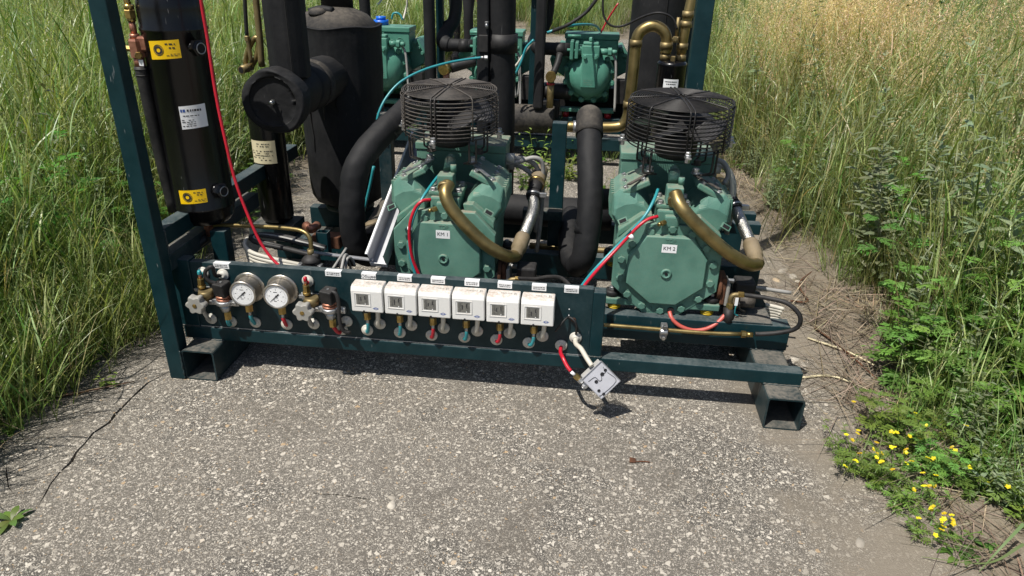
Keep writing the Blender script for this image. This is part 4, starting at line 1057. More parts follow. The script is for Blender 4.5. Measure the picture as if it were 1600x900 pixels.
# ---------------------------------------------------------------- guarded fans on the compressor heads
def make_fan(x, y, z, RR, label, mat, spin, tilt):
    t_ = thing('cooling_fan', label, 'fan', (x, y, z), 'caged fans above the compressors', (R(tilt), 0, R(spin)))
    H = .123
    for k in range(12):
        obj('guard_ring', MB().ring(RR-(.004 if k in (0, 11) else 0), .0020, -H*k/11, 56, 5), mat, t_)
    for k in range(16):
        obj('guard_ring', MB().ring(RR-.009-.0068*k, .00150, .0015+.006*(k/16), 48, 5), mat, t_)
    for a in range(0, 360, 45):
        off = (-.006, .006) if a in (90, 270) else (0,)
        for d in off:
            ca, sa = math.cos(R(a)), math.sin(R(a)); px, py = -sa*d, ca*d
            P = [(px+ca*.012, py+sa*.012, .0085), (px+ca*RR*.5, py+sa*RR*.5, .0080), (px+ca*(RR-.006), py+sa*(RR-.006), .0035), (px+ca*(RR+.0025), py+sa*(RR+.0025), -.004), (px+ca*(RR+.0025), py+sa*(RR+.0025), -H-.002)]
            obj('guard_spoke', MB().tube(P, .0023, 6, 0), mat, t_)
    for a in (0, 90, 180, 270):
        M = RZ(a) @ T(RR+.010, 0, -H)
        obj('lug', MB().box(-.012, .012, -.008, .008, -.003, .001, M).cyl(.0085, .001, .009, 12, M).hexa(.0075, .009, .016, M).hexa(.0075, -.015, -.003, M), 'zinc', t_)
    # motor: flat badge disc on top, can below, blades round it
    obj('badge_disc', MB().cyl(.072, .0095, .0105, 32) if False else MB().lathe([(.0, .0045), (.070, .0035), (.070, .0025), (.0, .0025)], 32), mat, t_)
    obj('motor', MB().lathe([(.0, -.030), (.030, -.031), (.034, -.036), (.034, -.090), (.060, -.098), (.063, -.105), (.063, -.155), (.056, -.167), (.0, -.167)], 28), 'rubber', t_)
    for k in range(5):
        a0 = 72*k+20; vs = []; fs = []; n = 7; m = 6
        for i in range(n):
            r = .032+(RR-.045)*i/(n-1)
            for j in range(m):
                u = j/(m-1)-.5; sw = R(a0+58*u*(1-.18*i/(n-1))+8*i/(n-1))
                vs.append((r*math.cos(sw), r*math.sin(sw), -.068+.045*u-.004*math.cos(u*3)*(i/(n-1))))
        for i in range(n-1):
            for j in range(m-1): fs.append((i*m+j, (i+1)*m+j, (i+1)*m+j+1, i*m+j+1))
        b = obj('blade', MB().add(vs, fs, True), 'fan blade', t_); so = b.modifiers.new('thick', 'SOLIDIFY'); so.thickness = .0025
    # bent wire legs standing on the cylinder heads
    for sx in (-1, 1):
        for sy in (-1, 1):
            xa, xb = sx*.106, sx*.083
            ya = sy*.06-.02
            obj('wire_leg', MB().tube([(xa, ya, -H), (xa, ya, -.185), (xa-sx*.003, ya, -.197), (xb, ya+sy*-.004, -.203), (xb-sx*.02, ya-sy*.01, -.205)], .0032, 7, 3), mat, t_)
            obj('wire_leg', MB().tube([(xa-sx*.016, ya+sy*.018, -H), (xa-sx*.016, ya+sy*.018, -.182), (xa-sx*.022, ya+sy*.014, -.192), (xb-sx*.01, ya, -.200)], .0032, 7, 3), mat, t_)
    obj('cross_wire', MB().tube([(-RR, 0, -H), (0, 0, -H-.002), (RR, 0, -H)], .0025, 6, 3).tube([(0, -RR, -H), (0, 0, -H-.002), (0, RR, -H)], .0025, 6, 3), mat, t_)
    return t_
make_fan(.722, .475, .800, .1465, 'black wire caged fan above the KM 1 compressor, dusty brown', 'wire dusty', -8, 2.6)
make_fan(1.412, .475, .798, .1530, 'black wire caged fan above the KM 2 compressor, cleaner and blacker', 'wire black', 6, 2.6)

# ---------------------------------------------------------------- discharge lines: bronze pipe, braided flexible, sleeve
def make_discharge(name, label, P1, flex, P2, num):
    t_ = thing('discharge_pipe', label, 'pipe', P1[0], 'discharge lines of the compressors')
    o0 = Vector(P1[0]); L = lambda P: [tuple(Vector(p)-o0) for p in P]
    obj('pipe', MB().tube(L(P1), .0195, 18, 8), 'bronze pipe', t_)
    a, b = Vector(P1[-1]), Vector(flex[0]); 
    obj('elbow_sleeve', MB().tube(L([P1[-1], flex[0]]), [.0205, .0235, .0235, .0215], 18, 0) if False else MB().tube(L([P1[-1], tuple(a.lerp(b, .3)), tuple(a.lerp(b, .33)), tuple(a.lerp(b, .9)), flex[0]]), [.0205, .0210, .0245, .0245, .0215], 18, 0), 'dusty bronze', t_)
    obj('braided_hose', MB().tube(L(flex), .0185, 18, 8), 'braid', t_)
    e = Vector(flex[-1]); f = Vector(P2[0])
    obj('hose_collar', MB().tube(L([flex[-1], tuple(e.lerp(f, .5)), P2[0]]), .0225, 18, 0), 'rubber', t_)
    obj('hose_clamp', MB().tube(L([tuple(e.lerp(f, .35)), tuple(e.lerp(f, .65))]), .0255, 18, 0), 'zinc', t_)
    m = e.lerp(f, .5)+Vector((.032, -.004, .004)); obj('clamp_screw', MB().box(-.014, .012, -.006, .006, -.008, .008, T(m-o0)), 'zinc', t_, .002)
    n = len(P2); obj('end_sleeve', MB().tube(L(P2[:2]), .0225, 18, 0), 'rubber', t_)
    obj('end_ring', MB().tube(L([P2[1], tuple(Vector(P2[1]).lerp(Vector(P2[2]), .2))]), .0285, 18, 0), 'brass', t_)
    obj('end_pipe', MB().tube(L(P2[1:]), [.027, .027, .025], 18, 4), 'dusty bronze' if num == 1 else 'bronze dull', t_)
make_discharge('d1', 'dust covered bronze discharge pipe with braided hose, on the KM 1 compressor',
    [(0.7455, 0.3220, 0.5518), (0.7419, 0.2900, 0.5302), (0.7614, 0.2750, 0.4930), (0.8088, 0.2750, 0.4360), (0.8711, 0.2850, 0.3747), (0.9251, 0.3100, 0.3366), (0.9492, 0.3450, 0.3236)],
    [(0.9645, 0.4200, 0.3638), (0.9792, 0.4700, 0.3984), (0.9864, 0.5200, 0.4229), (0.9801, 0.5600, 0.4422)], [(0.9799, 0.5800, 0.4578), (0.9853, 0.6100, 0.4754), (0.9893, 0.6600, 0.4896), (0.9924, 0.7000, 0.4985)], 1)
make_discharge('d2', 'cleaner bronze discharge pipe with braided hose, on the KM 2 compressor',
    [(1.4066, 0.3220, 0.5613), (1.4190, 0.2900, 0.5381), (1.4501, 0.2750, 0.5069), (1.5112, 0.2750, 0.4525), (1.5822, 0.2850, 0.3976), (1.6436, 0.3100, 0.3608), (1.6783, 0.3450, 0.3481)],
    [(1.6677, 0.4400, 0.3819), (1.6551, 0.4900, 0.4067), (1.6421, 0.5400, 0.4307), (1.6377, 0.5700, 0.4395)], [(1.6313, 0.5900, 0.4497), (1.6215, 0.6300, 0.4622), (1.6074, 0.7000, 0.4747), (1.5972, 0.7800, 0.4770)], 2)
# ---------------------------------------------------------------- capillary hoses on the compressors
tag(obj('teal_hose', MB().tube([(0.6981, 0.4000, 0.5497), (0.6883, 0.3700, 0.5379), (0.6674, 0.3100, 0.5054), (0.6441, 0.2850, 0.4521), (0.6311, 0.2800, 0.3915), (0.6305, 0.2800, 0.3284), (0.6473, 0.2750, 0.2628)], .0046, 8, 6), 'teal hose'), 'thin teal hose running down the front of the KM 1 compressor', 'hose')
tag(obj('red_hose', MB().tube([(0.6950, 0.3000, 0.5064), (0.6732, 0.2850, 0.5060), (0.6537, 0.2750, 0.4864), (0.6381, 0.2680, 0.4416), (0.6339, 0.2680, 0.3860), (0.6413, 0.2680, 0.3236), (0.6617, 0.2660, 0.2680)], .0050, 8, 6), 'red hose'), 'thin red hose running down the front of the KM 1 compressor', 'hose')
tag(obj('teal_hose', MB().tube([(1.3606, 0.3600, 0.5581), (1.3489, 0.3200, 0.5392), (1.3253, 0.2850, 0.5012), (1.2873, 0.2700, 0.4533), (1.2367, 0.2500, 0.3960), (1.1851, 0.2000, 0.3492), (1.1517, 0.1200, 0.3316)], .0048, 8, 6), 'teal hose'), 'thin teal hose slanting from the KM 2 compressor down behind the panel', 'hose')
tag(obj('red_hose', MB().tube([(1.3621, 0.2900, 0.4998), (1.3332, 0.2800, 0.4918), (1.3040, 0.2680, 0.4689), (1.2592, 0.2550, 0.4136), (1.2027, 0.2100, 0.3582), (1.1604, 0.1300, 0.3315)], .0050, 8, 6), 'red hose'), 'thin red hose slanting from the KM 2 compressor down behind the panel', 'hose')
o = tag(obj('cable_tie', MB().tube([(p[0], p[1], p[2]) for p in ((1.2857, 0.2620, 0.4484), (1.2959, 0.2620, 0.4372))], .0068, 8, 0), 'white paper'), 'white tie holding the red and teal hoses together by KM 2', 'cable tie')
o = tag(obj('cable_tie', MB().tube([(p[0], p[1], p[2]) for p in ((0.6285, 0.2720, 0.4212), (0.6422, 0.2720, 0.4221))], .0058, 8, 0), 'white paper'), 'small tie holding the hoses to the KM 1 compressor flange', 'cable tie')

# ================================================================ VESSELS AND PIPES OF THE FRONT SKID
def decal(cx, cy, r, a0, a1, z0, z1, mat, name, parent, shear=0.0, n=8):
    """label wrapped on a standing vessel between two angles (degrees, -90 faces the camera)"""
    mb = MB(); vs = []
    for i in range(n+1):
        a = R(a0+(a1-a0)*i/n)
        for z in (z0, z1): vs.append((cx+r*math.cos(a), cy+r*math.sin(a), z+shear*(i/n-.5)))
    mb.add(vs, [(2*i, 2*i+2, 2*i+3, 2*i+1) for i in range(n)], True)
    return obj(name, mb, mat, parent)
def decal_marks(cx, cy, r, a0, a1, z0, z1, rows, mat, parent, seed, shear=0.0, fill=.5):
    q_ = random.Random(seed); mb = MB()
    for k in range(rows):
        z = z1-(z1-z0)*(k+.5)/rows; h = (z1-z0)/rows*.2; a = a0
        while a < a1-2:
            w = min(q_.uniform(2, 6), a1-a)
            if q_.random() < fill+.3:
                vs = []
                for i in range(3):
                    b = R(a+w*i/2); s = shear*((a+w*i/2-a0)/(a1-a0)-.5)
                    for zz in (z-h, z+h): vs.append((cx+r*math.cos(b), cy+r*math.sin(b), zz+s))
                mb.add(vs, [(0, 2, 3, 1), (2, 4, 5, 3)], True)
            a += w+q_.uniform(1, 2.5)
    return stuff(obj('print', mb, mat, parent))
# --- tall receiver on the left
def receiver():
    cx, cy, r = .002, .262, .0855
    t_ = thing('oil_receiver', 'tall glossy black oil receiver with yellow labels beside the left post', 'vessel', (cx, cy, .405))
    Z = lambda z: z-.405
    prof = [(.0, Z(.405)), (.045, Z(.408)), (.070, Z(.418)), (.082, Z(.437)), (r, Z(.462)), (r+.0028, Z(.466)), (r+.003, Z(.470)), (r, Z(.475)), (r, Z(.962)), (r+.0028, Z(.966)), (r+.003, Z(.970)), (r, Z(.975)), (r, Z(1.02)), (.082, Z(1.05)), (.065, Z(1.075)), (.03, Z(1.086)), (0, Z(1.088))]
    obj('shell', MB().lathe(prof, 48, I4, False), 'vessel black', t_)
    for a0, a1, z0, z1, sh in ((-110, -55, Z(.898), Z(.945), .006), (-106, -53, Z(.493), Z(.534), .006)):
        d_ = decal(0, 0, r+.0008, a0, a1, z0, z1, 'yellow print', 'warning_label', t_, sh)
        w = a1-a0; ac = a0+w*.32; zc = (z0+z1)/2-sh*.18
        em = MB(); 
        for rr, tt in ((.0135, .0008), (.0105, .0007), (.0075, .0020)):
            vs = []; n = 20
            for i in range(n):
                b = 2*math.pi*i/n
                for q_ in (rr-tt, rr+tt):
                    aa = R(ac)+q_*math.cos(b)/r; vs.append(((r+.0013)*math.cos(aa), (r+.0013)*math.sin(aa), zc+q_*math.sin(b)))
            em.add(vs, [(2*i, 2*((i+1) % n), 2*((i+1) % n)+1, 2*i+1) for i in range(n)], True)
        obj('emblem', em, 'ink', d_)
        decal_marks(0, 0, r+.0013, a0+w*.56, a1-w*.08, z0+.024, z1-.004, 2, 'ink', d_, 5)
        decal_marks(0, 0, r+.0013, a0+w*.56, a1-w*.03, z0+.007, z0+.015, 2, 'ink', d_, 6)
    d_ = decal(0, 0, r+.0008, -75, -28, Z(.712), Z(.775), 'white paper', 'maker_label', t_, .004)
    decal_marks(0, 0, r+.0013, -62, -36, Z(.754), Z(.769), 1, 'ink', d_, 7, 0, 1); decal_marks(0, 0, r+.0013, -73, -65, Z(.751), Z(.771), 1, 'blue ink', d_, 8, 0, 1)
    decal_marks(0, 0, r+.0013, -70, -42, Z(.744), Z(.750), 1, 'ink', d_, 9); decal_marks(0, 0, r+.0013, -73, -50, Z(.716), Z(.738), 4, 'ink', d_, 10)
    for z in (.925, .527):
        M = aim((r*.80, -r*.50, Z(z)), (1, -.42, 0)); obj('sight_boss', MB().cyl(.015, -.01, .014, 16, M).hexa(.0225, .014, .034, M), 'vessel black', t_)
        obj('sight_glass', MB().cyl(.0125, .034, .0352, 16, M), 'dark bore', t_); obj('sight_ring', MB().ring(.0138, .0015, .0350, 18, 5, M), 'zinc', t_)
    # service valve on the left with brass nuts, sleeve running down the side
    vx, vy = -.079, -.062
    P = T(vx, vy, 0)
    obj('valve_body', MB().hexa(.020, Z(.897), Z(.945), P).cyl(.0145, Z(.873), Z(.897), 16, P).cyl(.0125, Z(.945), Z(.957), 14, P), 'copper', t_)
    obj('valve_neck', MB().cyl(.0085, Z(.957), Z(.988), 12, P), 'copper', t_)
    obj('nut', MB().hexa(.0145, Z(.996), Z(1.018), P).cyl(.011, Z(.988), Z(.996), 14, P).cyl(.0125, Z(1.018), Z(1.03), 14, P), 'brass', t_)
    obj('stem_pipe', MB().tube([(vx, vy, Z(1.03)), (vx-.003, vy, Z(1.06)), (vx-.004, vy, Z(1.25))], .0085, 12, 3), 'brass', t_)
    obj('side_port', MB().hexa(.0085, 0, .022, aim((vx-.016, vy, Z(.918)), (-1, -.1, .05))), 'brass', t_)
    obj('side_port', MB().hexa(.010, 0, .016, aim((vx+.012, vy-.016, Z(.905)), (.5, -1, 0))), 'brass', t_)
    obj('valve_arm', MB().box(.0, .036, -.008, .018, Z(.912), Z(.952), P), 'copper', t_, .006)
    obj('seal_tag', MB().box(-.006, .006, -.001, .001, Z(.878), Z(.894), T(vx+.020, vy-.024, 0)), 'white paper', t_)
    obj('sleeve', MB().tube([(vx, vy, Z(.873)), (vx+.001, vy, Z(.80)), (vx+.004, vy+.004, Z(.60)), (vx+.010, vy+.008, Z(.455))], .0165, 14, 4), 'rubber', t_)
    for z in (.866, .850): obj('sleeve_rib', MB().ring(.0165, .002, Z(z), 18, 5, P), 'rubber', t_)
    obj('bottom_valve', MB().hexa(.016, Z(.362), Z(.405)).box(-.004, .034, -.010, .010, Z(.368), Z(.392)), 'copper', t_, .002)
    obj('mount_bolt', MB().cyl(.013, 0, .012, 14, aim((-.052, -.060, Z(.430)), (1, -.5, 0))).hexa(.009, .012, .03, aim((-.052, -.060, Z(.430)), (1, -.5, 0))), 'zinc', t_)
    obj('hose_tail', MB().tube([(.004, -.03, Z(.365)), (-.012, -.05, Z(.352)), (-.028, -.075, Z(.338)), (-.034, -.105, Z(.334))], .0125, 12, 4), 'rubber', t_)
receiver()
t_ = thing('oil_line', 'thin bronze oil line from the black receiver to a round regulator', 'pipe', (0.0388, 0.2500, 0.3992))
o0 = Vector((0.0388, 0.2500, 0.3992)); LL = lambda P: [tuple(Vector(p)-o0) for p in P]
obj('pipe', MB().tube(LL([(0.0263, 0.2500, 0.3984), (0.0833, 0.2450, 0.4060), (0.1902, 0.2350, 0.4125), (0.2762, 0.2220, 0.4169), (0.3235, 0.2120, 0.4156), (0.3464, 0.2050, 0.4016), (0.3512, 0.2000, 0.3732), (0.3505, 0.1950, 0.3484)]), .0066, 12, 6), 'bronze pipe', t_)
obj('coupling', MB().cyl(.0095, 0, .022, 12, aim(Vector((0.3501, 0.1950, 0.3443))-o0, (0, 0, 1))), 'bronze dull', t_)
t_ = thing('regulator', 'black round diaphragm regulator with bronze pipe just behind the panel edge', 'regulator', (0.3516, 0.1900, 0.3215))
obj('dome', MB().lathe([(.0, .030), (.010, .029), (.022, .022), (.0285, .014), (.0285, .010), (.027, .009)], 28), 'rubber', t_)
obj('body', MB().lathe([(.027, .009), (.0275, -.002), (.0275, -.020), (.022, -.030), (.0, -.030)], 28, I4, False), 'wire black', t_)
for sx in (-1, 1): obj('clamp', MB().box(sx*.030-.006, sx*.030+.006, -.020, .0, -.010, .004).cyl(.006, 0, .004, 10, T(sx*.033, -.020, -.002) @ TOFRONT), 'zinc', t_, .001)
# --- white cable coil stowed behind the panel
t_ = thing('cable_coil', 'coil of white and black cable stowed behind the left of the panel', 'cable coil', (0.2262, 0.2200, 0.3292))
o0 = Vector((0.2262, 0.2200, 0.3292)); LL = lambda P: [tuple(Vector(p)-o0) for p in P]
for k in range(7):
    P = [(.105, -.03-.003*k, -.016-.004*k), (.02, -.042-.003*k, .004-.0095*k), (-.05, -.038, .018-.0115*k), (-.088+.002*k, -.008, .026-.0105*k), (-.097+.003*k, .028, .034-.008*k), (-.072, .056, .038-.005*k), (-.03, .062, .036-.002*k), (.03, .05, .03)]
    obj('cable_turn', MB().tube(P, .0066, 8, 5), 'white cable', t_)
for k in range(3):
    P = [(.15, .03-.01*k, .022), (.02, .055-.012*k, .038), (-.055, .060-.014*k, .040+.003*k), (-.085+.01*k, .03, .040), (-.05, .0+.008*k, .036), (.05, -.012+.004*k, .026), (.15, -.03, .016)]
    obj('cable_turn', MB().tube(P, .0052 if k else .0075, 8, 5), 'rubber' if k != 1 else 'grey cable', t_)
tag(obj('tray_strip', MB().box(-.16, .16, -.007, .007, -.002, .004, T(Vector((0.3578, 0.2700, 0.3198))) @ RZ(-3) @ RY(2)), 'alloy', None, .001), 'narrow bright metal strip lying behind the regulator', 'strip')
t_ = thing('tie_wire', 'grey stiff wires rising behind the panel left of the duct', 'wire', (0.4441, 0.1700, 0.3307))
o0 = Vector((0.4441, 0.1700, 0.3307)); LL = lambda P: [tuple(Vector(p)-o0) for p in P]
obj('wire', MB().tube(LL([(0.4310, 0.1400, 0.3265), (0.4376, 0.1800, 0.3403), (0.4443, 0.2400, 0.3572)]), .004, 7, 4), 'grey cable', t_)
for k in range(5): obj('wire', MB().tube(LL([(0.4598, 0.1400, 0.3266), (0.4595, 0.1700, 0.3523), (0.4574, 0.2000, 0.3539), (0.4582, 0.2200, 0.3247), (0.4522, 0.2400, 0.2814)]), .0045, 7, 4) if k == 0 else MB().tube([(.005*k-.004, .0, -.02), (.006*k-.002, .01, .010+.002*k), (.006*k+.004, .03, .012), (.006*k+.006, .05, -.02)], .0042, 7, 4), 'rubber' if k % 2 else 'grey cable', t_)
# --- small receiver behind
def receiver2():
    cx, cy, r, z0 = -.004, .755, .060, .236
    t_ = thing('liquid_receiver', 'slim black liquid receiver with cream label under the round insulated end', 'vessel', (cx, cy, z0))
    obj('shell', MB().lathe([(0, -.006), (.04, -.003), (.055, .006), (r, .02), (r, .42), (.055, .445), (.03, .458), (0, .46)], 36, I4, False), 'vessel black', t_)
    d_ = decal(0, 0, r+.0008, -136, -44, .232, .315, 'cream paper', 'data_label', t_)
    decal_marks(0, 0, r+.0013, -108, -62, .291, .308, 2, 'ink', d_, 3); decal_marks(0, 0, r+.0013, -130, -55, .242, .282, 5, 'ink', d_, 4, 0, .3)
    obj('saddle', MB().box(-.085, .075, -.075, .07, -.040, -.0065).box(-.085, -.078, -.075, .07, -.075, -.04).box(.068, .075, -.075, .07, -.075, -.04), 'foot paint', t_, .003)
    return t_
receiver2()
# --- big insulated tank, with the cross pipe and its round end
def tank():
    cx, cy, r = .165, 1.09, .166; zb = .205
    t_ = thing('insulated_tank', 'large upright tank wrapped in black foam insulation, torn in places', 'tank', (cx, cy, zb))
    Z = lambda z: z-zb; n = 40; mb = MB(); vs = []; q_ = random.Random(3)
    prof = [(.05, .205), (.10, .210), (.135, .228), (.150, .255), (.154, .30), (.158, .45), (.162, .65), (.166, .83), (.168, .905), (.170, .912)]
    for i in range(n):
        a = 2*math.pi*i/n; w = 1+.012*math.sin(3*a+1)+.008*math.sin(7*a)
        for rr, z in prof: vs.append((rr*w*math.cos(a), rr*w*math.sin(a), Z(z)+.004*math.sin(5*a)*(z > .8)))
    m = len(prof); mb.add(vs, [(i*m+k, ((i+1) % n)*m+k, ((i+1) % n)*m+k+1, i*m+k+1) for i in range(n) for k in range(m-1)], True)
    b = lumpy(obj('jacket', mb, 'foam', t_), .010, .09); so = b.modifiers.new('thick', 'SOLIDIFY'); so.thickness = .009; so.offset = -1
    obj('lid', MB().lathe([(.162, Z(.900)), (.160, Z(.908)), (.120, Z(.948)), (.075, Z(.968)), (.03, Z(.975)), (0, Z(.976))], 36), 'dusty foam', t_).name
    obj('lid_patch', MB().lathe([(.034, 0), (.032, .010), (.02, .017), (0, .019)], 18, T(-.035, -.085, Z(.955)) @ RX(14)), 'dusty foam', t_)
    obj('lid_patch', MB().tube([(-.07, -.08, Z(.957)), (-.03, -.07, Z(.968)), (.02, -.075, Z(.964))], .014, 8, 4), 'foam', t_)
    for a, z0, z1, w in ((-118, .45, .905, .0035), (-96, .62, .775, .0042), (-78, .60, .72, .002)):
        pts = []
        for k in range(9):
            u = k/8; z = z0+(z1-z0)*u; rr = float(np.interp(z, [p[1] for p in prof], [p[0] for p in prof]))*1.008+.0012; aa = R(a+1.5*math.sin(k*1.7)); pts.append((rr*math.cos(aa), rr*math.sin(aa), Z(z)))
        obj('seam', MB().tube(pts, [w*.3, w, w, w, w*.25], 6, 0), 'foam cut', t_)
    obj('torn_strip', MB().tube([(.166*math.cos(R(-95)), .168*math.sin(R(-95))-.004, Z(.68)), (.166*math.cos(R(-93)), .168*math.sin(R(-93))-.010, Z(.63)), (.166*math.cos(R(-95)), -.170, Z(.585))], [.003, .005, .002], 6, 4), 'dusty foam', t_)
    obj('outlet_stub', MB().cyl(.060, Z(.965), Z(1.12), 24, T(.0, .03, 0)), 'foam', t_)
    obj('base_ring', MB().cyl(.10, Z(.187), Z(.206), 24), 'foot paint', t_)
tank()
def cross_pipe():
    x, z, r = .166, .738, .0965
    t_ = thing('insulated_header', 'thick foam wrapped header with torn round end and steel stud', 'pipe', (x, .46, z))
    prof = [(.0, 0.009), (.0735, .009), (.0742, .0085), (.0765, .0), (.078, -.0005), (.0945, .0), (.0985, .003), (.0995, .010), (.1000, .050), (.0985, .068), (.0925, .080), (.081, .098), (.079, .20), (.0785, .225), (.082, .235), (.082, .40), (.078, .50)]
    n = 40; mb = MB(); vs = []
    for i in range(n):
        a = 2*math.pi*i/n
        for k, (rr, y) in enumerate(prof):
            w = 1+(.02*math.sin(2*a+k*.4)+.012*math.sin(5*a)) if k > 3 else 1
            vs.append((rr*w*math.cos(a), y+(.006*math.sin(3*a+.5) if k > 4 else 0), rr*w*math.sin(a)))
    m = len(prof); mb.add(vs, [(i*m+k, i*m+k+1, ((i+1) % n)*m+k+1, ((i+1) % n)*m+k) for i in range(n) for k in range(m-1)], True)
    lumpy(obj('foam_wrap', mb, 'foam', t_), .007, .05)
    obj('tape_band', MB().lathe([(.0835, .30), (.0850, .305), (.0850, .34), (.0835, .345)], 32, RX(-90)), 'dusty foam', t_)
    q_ = random.Random(9); hole = MB()
    for k in range(11):
        a = k*.57+q_.uniform(-.2, .2); L = q_.uniform(.012, .034); w = q_.uniform(.003, .006)
        c, s = math.cos(a), math.sin(a); hole.add([(-s*w, .0072, c*w), (c*L, .0066, s*L), (s*w, .0072, -c*w)], [(0, 1, 2)], False, T(.0, 0, .0))
    hole.add([(.010, .0068, -.016), (.004, .0066, -.045), (.016, .0066, -.048), (.022, .0068, -.02)], [(0, 1, 2, 3)])
    obj('torn_hole', hole, 'foam cut', t_)
    obj('stud', MB().cyl(.0075, -.006, .012, 14, T(0, 0, 0) @ TOFRONT @ T(0, 0, -.006)).lathe([(.0075, .006), (.0065, .012), (.003, .014), (0, .0142)], 14, TOFRONT), 'steel', t_)
    # wrapped riser standing on the header
    oc = [(.066*math.cos(R(22.5+45*k)), .060*math.sin(R(22.5+45*k))) for k in range(8)]
    obj('riser', MB().prism(oc, .055, .80, T(.012, .135, 0)), 'foam', t_, .008)
    obj('tape_wrap', MB().prism([(x*1.02, y*1.02) for x, y in oc], .30, .345, T(.012, .135, 0)), 'rubber', t_, .006)
    obj('riser_seam', MB().box(.028, .031, -.0605, -.0570, .06, .80, T(.012, .135, 0)), 'foam cut', t_)
cross_pipe()
t_ = thing('vent_valve', 'small bronze valve with pale curved lever beside the wrapped riser', 'valve', (0.0298, 0.6200, 0.8253))
o0 = Vector((0.0298, 0.6200, 0.8253)); LL = lambda P: [tuple(Vector(p)-o0) for p in P]
obj('lever', MB().tube(LL([(0.0221, 0.6150, 0.8014), (0.0231, 0.6100, 0.8364), (0.0368, 0.6100, 0.8707), (0.0586, 0.6100, 0.9029), (0.0742, 0.6100, 0.9073), (0.0731, 0.6100, 0.8838), (0.0594, 0.6100, 0.8478), (0.0419, 0.6120, 0.8228)]), .009, 8, 5), 'bronze pipe', t_)
obj('bore_pipe', MB().cyl(.013, 0, .05, 14, aim((0.004, .0, -.008), (-.25, -1, -.1))), 'bronze dull', t_); obj('bore', MB().cyl(.0095, .05, .0506, 14, aim((.004, .0, -.008), (-.25, -1, -.1))), 'dark bore', t_)
obj('stem', MB().tube(LL([(0.0467, 0.6000, 0.8327), (0.0454, 0.6000, 0.8683), (0.0441, 0.6000, 0.9034)]), .007, 10, 3).hexa(.0095, 0, .016, aim(Vector((0.0435, 0.6000, 0.8995))-o0, (0, 0, 1))), 'bronze dull', t_)
obj('hose', MB().tube(LL([(0.0436, 0.6000, 0.9150), (0.0467, 0.6000, 0.9649), (0.0596, 0.6000, 1.0947)]), .0062, 10, 4), 'rubber', t_)
tag(obj('bronze_pipe', MB().tube([(0.0798, 0.6000, 0.8219), (0.0853, 0.6000, 0.9087), (0.0885, 0.6000, 1.0224), (0.0947, 0.6000, 1.0956)], .0105, 12, 4), 'bronze dull'), 'slim bronze pipe hugging the left of the wrapped riser', 'pipe')
# --- red capillary down from above to the panel
tag(obj('red_capillary', MB().tube([(0.1575, 0.1600, 1.1379), (0.1485, 0.1600, 1.0493), (0.1506, 0.1580, 0.9573), (0.1541, 0.1500, 0.8292), (0.1652, 0.1400, 0.7126), (0.1850, 0.1300, 0.5727), (0.2261, 0.1200, 0.4363), (0.2582, 0.1150, 0.3754), (0.2913, 0.1050, 0.3459)], .0044, 10, 5), 'red hose'), 'long red capillary hose hanging in front of the black receiver', 'hose')
tag(obj('bronze_pipe', MB().tube([(.95, .86, .15), (1.2, .86, .15), (1.6, .86, .15)], .013, 12, 2), 'bronze dull'), 'horizontal bronze pipe low behind the two compressors', 'pipe')
# --- suction hoses in foam
t_ = thing('suction_hose', 'thick foam covered hose looping down left of the KM 1 compressor', 'hose', (0.4154, 0.4300, 0.4723))
o0 = Vector((0.4154, 0.4300, 0.4723)); LL = lambda P: [tuple(Vector(p)-o0) for p in P]
obj('foam_hose', MB().tube(LL([(0.5491, 0.6600, 0.7000), (0.5245, 0.6000, 0.6734), (0.4859, 0.5400, 0.6391), (0.4476, 0.4750, 0.5911), (0.4244, 0.4450, 0.5441), (0.4120, 0.4300, 0.4827), (0.4067, 0.4200, 0.3996), (0.4053, 0.4250, 0.3200), (0.4183, 0.4400, 0.2670), (0.4416, 0.4800, 0.2381), (0.4559, 0.5700, 0.2357)]), .0415, 24, 8), 'foam', t_)
lumpy(bpy.data.objects['foam_hose'], .007, .045, 0)
obj('foam_sleeve', MB().tube(LL([(0.4226, 0.5300, 0.2471), (0.4270, 0.6800, 0.2772), (0.4433, 0.8800, 0.3204), (0.4697, 1.0500, 0.3644)]), .050, 20, 5), 'dusty foam', t_)
obj('sleeve_rim', MB().tube(LL([(0.4253, 0.5850, 0.2592), (0.4263, 0.6150, 0.2671)]), .0525, 20, 0), 'dusty bronze', t_)
obj('tape_ring', MB().tube(LL([(0.5092, 0.5750, 0.6614), (0.4947, 0.5550, 0.6444)]), .0425, 20, 0), 'rubber', t_)
t_ = thing('suction_hose', 'thick foam covered hose standing left of the KM 2 compressor', 'hose', (1.1633, 0.5500, 0.4782))
o0 = Vector((1.1633, 0.5500, 0.4782)); LL = lambda P: [tuple(Vector(p)-o0) for p in P]
obj('foam_hose', MB().tube(LL([(1.1491, 0.7000, 0.6475), (1.1540, 0.6400, 0.5916), (1.1618, 0.5800, 0.5228), (1.1682, 0.5350, 0.4399), (1.1665, 0.5000, 0.3531), (1.1574, 0.4850, 0.2749), (1.1361, 0.5300, 0.2215)]), [.040, .041, .042, .042, .041, .040, .038], 24, 8), 'foam', t_)
lumpy(bpy.data.objects['foam_hose.001'], .006, .03, 0)
obj('tape_wrap', MB().tube(LL([(1.1667, 0.5120, 0.3775), (1.1646, 0.5020, 0.3500)]), .0425, 20, 0), 'foam', t_)
obj('foam_cap', MB().tube(LL([(1.1452, 0.7600, 0.6901), (1.1467, 0.7350, 0.6739), (1.1506, 0.6850, 0.6296)]), [.036, .043, .045, .046, .046], 20, 4), 'dusty foam', t_)
